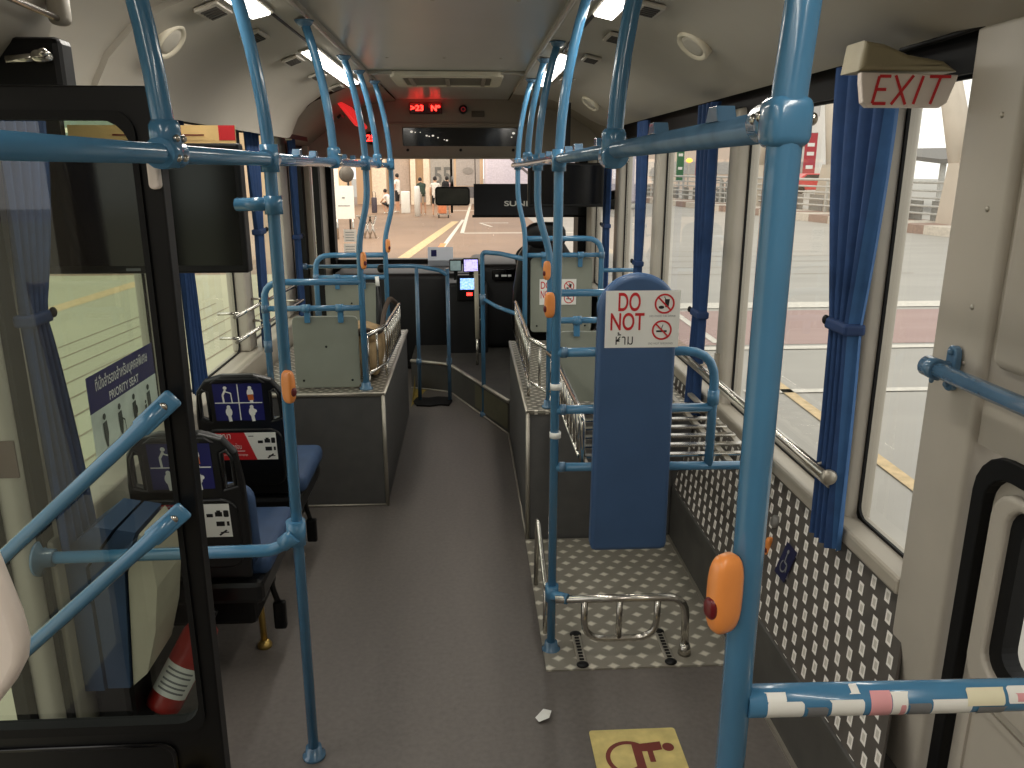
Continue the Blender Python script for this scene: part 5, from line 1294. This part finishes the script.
def person(label, x, y, s, joints, shirt, pants, hairm, face=PI, pack=None, shoe=WHITE):
    """joints overrides; a skinned figure, materials by height along the bones"""
    J = dict(pel=(0, 0, .93), ch=(0, 0, 1.27), nk=(0, 0, 1.45), hd=(0, .01, 1.56), ht=(0, .01, 1.70), shl=(.17, 0, 1.40), ell=(.21, .02, 1.13), hal=(.22, .08, .88), shr=(-.17, 0, 1.40), elr=(-.21, .02, 1.13), har=(-.22, .08, .88),
             hil=(.09, 0, .90), knl=(.10, .02, .49), fol=(.10, 0, .07), tol=(.10, .14, .03), hir=(-.09, 0, .90), knr=(-.10, .02, .49), forr=(-.10, 0, .07), tor=(-.10, .14, .03))
    J.update(joints)
    order = list(J); idx = {k: i for i, k in enumerate(order)}
    R = dict(pel=.14, ch=.15, nk=.055, hd=.095, ht=.07, shl=.065, ell=.045, hal=.035, shr=.065, elr=.045, har=.035, hil=.09, knl=.06, fol=.04, tol=.03, hir=.09, knr=.06, forr=.04, tor=.03)
    E = [('pel', 'ch'), ('ch', 'nk'), ('nk', 'hd'), ('hd', 'ht'), ('ch', 'shl'), ('shl', 'ell'), ('ell', 'hal'), ('ch', 'shr'), ('shr', 'elr'), ('elr', 'har'), ('pel', 'hil'), ('hil', 'knl'), ('knl', 'fol'), ('fol', 'tol'), ('pel', 'hir'), ('hir', 'knr'), ('knr', 'forr'), ('forr', 'tor')]
    me = bpy.data.meshes.new('p'); me.from_pydata([J[k] for k in order], [(idx[a], idx[b_]) for a, b_ in E], [])
    ob = bpy.data.objects.new('p', me); C.objects.link(ob)
    md = ob.modifiers.new('s', 'SKIN'); 
    for k in order: me.skin_vertices[0].data[idx[k]].radius = (R[k], R[k]*.85)
    me.skin_vertices[0].data[idx['pel']].use_root = True
    sd = ob.modifiers.new('d', 'SUBSURF'); sd.levels = 1; sd.render_levels = 1
    bpy.context.view_layer.update()
    m2 = bpy.data.meshes.new_from_object(ob.evaluated_get(bpy.context.evaluated_depsgraph_get()))
    bpy.data.objects.remove(ob); bpy.data.meshes.remove(me)
    seg = {('pel', 'ch'): 1, ('ch', 'nk'): 1, ('ch', 'shl'): 1, ('ch', 'shr'): 1, ('pel', 'hil'): 2, ('pel', 'hir'): 2, ('hil', 'knl'): 2, ('hir', 'knr'): 2, ('fol', 'tol'): 3, ('forr', 'tor'): 3, ('shl', 'ell'): 4, ('shr', 'elr'): 4}
    def near(p):
        best = (9, None, 0)
        for a, b_ in E:
            A = Vector(J[a]); D = Vector(J[b_])-A; t_ = max(0, min(1, (p-A).dot(D)/D.length_squared)); q = (p-A-D*t_).length-R[a]*(1-t_)-R[b_]*t_
            if q < best[0]: best = (q, (a, b_), t_)
        return best[1], best[2]
    M_ = Matrix.Translation((0, 0, 0)) @ Matrix.Rotation(face, 4, 'Z') @ Matrix.Scale(s, 4)
    for mm in (SKIN, shirt, pants, shoe): m2.materials.append(mm)
    for p in m2.polygons:
        e, t_ = near(p.center); k = seg.get(e, 0)
        if k == 4: k = 1 if t_ < .6 else 0
        if k == 2 and e[1][:2] == 'kn' and t_ > (.8 if pants is not BLKI else 1.1): k = 0
        p.material_index = k; p.use_smooth = True
    m2.transform(M_)
    root = thing('person', label, 'person', (x, y, GZ))
    o = bpy.data.objects.new('body', m2); C.objects.link(o); o.parent = root
    h = Vector(J['hd']); hp = M_ @ (h+Vector((0, -.015, .05)))
    MB().ell(Vector((x, y, GZ))+hp, (.085*s, .095*s, .10*s)).build('hair', hairm, root)
    if pack: 
        bk = M_ @ (Vector(J['ch'])+Vector((0, -.2, .0)))
        MB().ell(Vector((x, y, GZ))+bk, (.17*s, .12*s, .24*s), e=.7).build('backpack', pack, root)
TOPW = mat('shirt_white', (232, 226, 218), .8); TOPG = mat('shirt_dark_green', (44, 62, 50), .8); TOPP = mat('shirt_pink', (222, 186, 184), .8); PNTK = mat('shorts_black', (24, 24, 28), .8); PNTG = mat('trousers_grey', (170, 160, 150), .8)
person('person in a white top and black shorts seen from behind', -1.35, 35.4, 1.0, {}, TOPW, PNTK, HAIR, 0)
person('person in a dark green top leaning forward beside a bollard', -1.95, 36.6, 1.02, dict(ch=(0, .16, 1.22), nk=(0, .28, 1.38), hd=(0, .34, 1.47), ht=(0, .38, 1.6), shl=(.17, .2, 1.34), shr=(-.17, .2, 1.34), ell=(.2, .3, 1.08), elr=(-.2, .3, 1.08), hal=(.15, .45, .95), har=(-.15, .45, .95)), TOPG, PNTG, HAIR, .4)
person('person in a pink top with black backpack next to the mirror', -.85, 36.0, 1.0, {}, TOPP, PNTG, HAIR, -.3, PNTK)
person('man in a white shirt and black trousers standing by the bin', -3.25, 38.6, 1.06, {}, TOPW, BLKI, HAIR, 1.2)
person('crouching person in a white top and black trousers by the wall', -3.55, 37.6, 1.0, dict(pel=(0, -.1, .38), ch=(0, .08, .72), nk=(0, .18, .88), hd=(0, .24, .98), ht=(0, .28, 1.1), shl=(.17, .1, .84), shr=(-.17, .1, .84), ell=(.22, .25, .6), elr=(-.22, .25, .6), hal=(.12, .42, .5), har=(-.12, .42, .5), hil=(.1, -.08, .36), hir=(-.1, -.08, .36), knl=(.14, .32, .50), knr=(-.14, .32, .50), fol=(.12, .12, .07), forr=(-.12, .12, .07), tol=(.12, .26, .03), tor=(-.12, .26, .03)), TOPW, BLKI, HAIR, 1.0)
t = thing('suitcase', 'dark suitcase beside the crouching person', 'suitcase', (-4.23, 37.5, GZ))
MB().box(-4.35, -4.12, 37.4, 37.65, GZ+.05, GZ+.75, .04, 3).build('shell', mat('suitcase_dark', (70, 62, 72), .5), t)
MB().tube([(-4.3, 37.6, GZ+.7), (-4.3, 37.6, GZ+1.0), (-4.17, 37.6, GZ+1.0), (-4.17, 37.6, GZ+.7)], .015, .03, 6).build('pull_handle', STEEL, t)

# ------------------------------------------------------------------ world and grade
wd = bpy.data.worlds.new('world'); bpy.context.scene.world = wd; wd.use_nodes = True
bg = wd.node_tree.nodes['Background']; bg.inputs[0].default_value = (1.0, .97, .92, 1); bg.inputs[1].default_value = 1.55
sc = bpy.context.scene
sc.view_settings.view_transform = 'Standard'; sc.view_settings.look = 'None'; sc.view_settings.exposure = 0.0
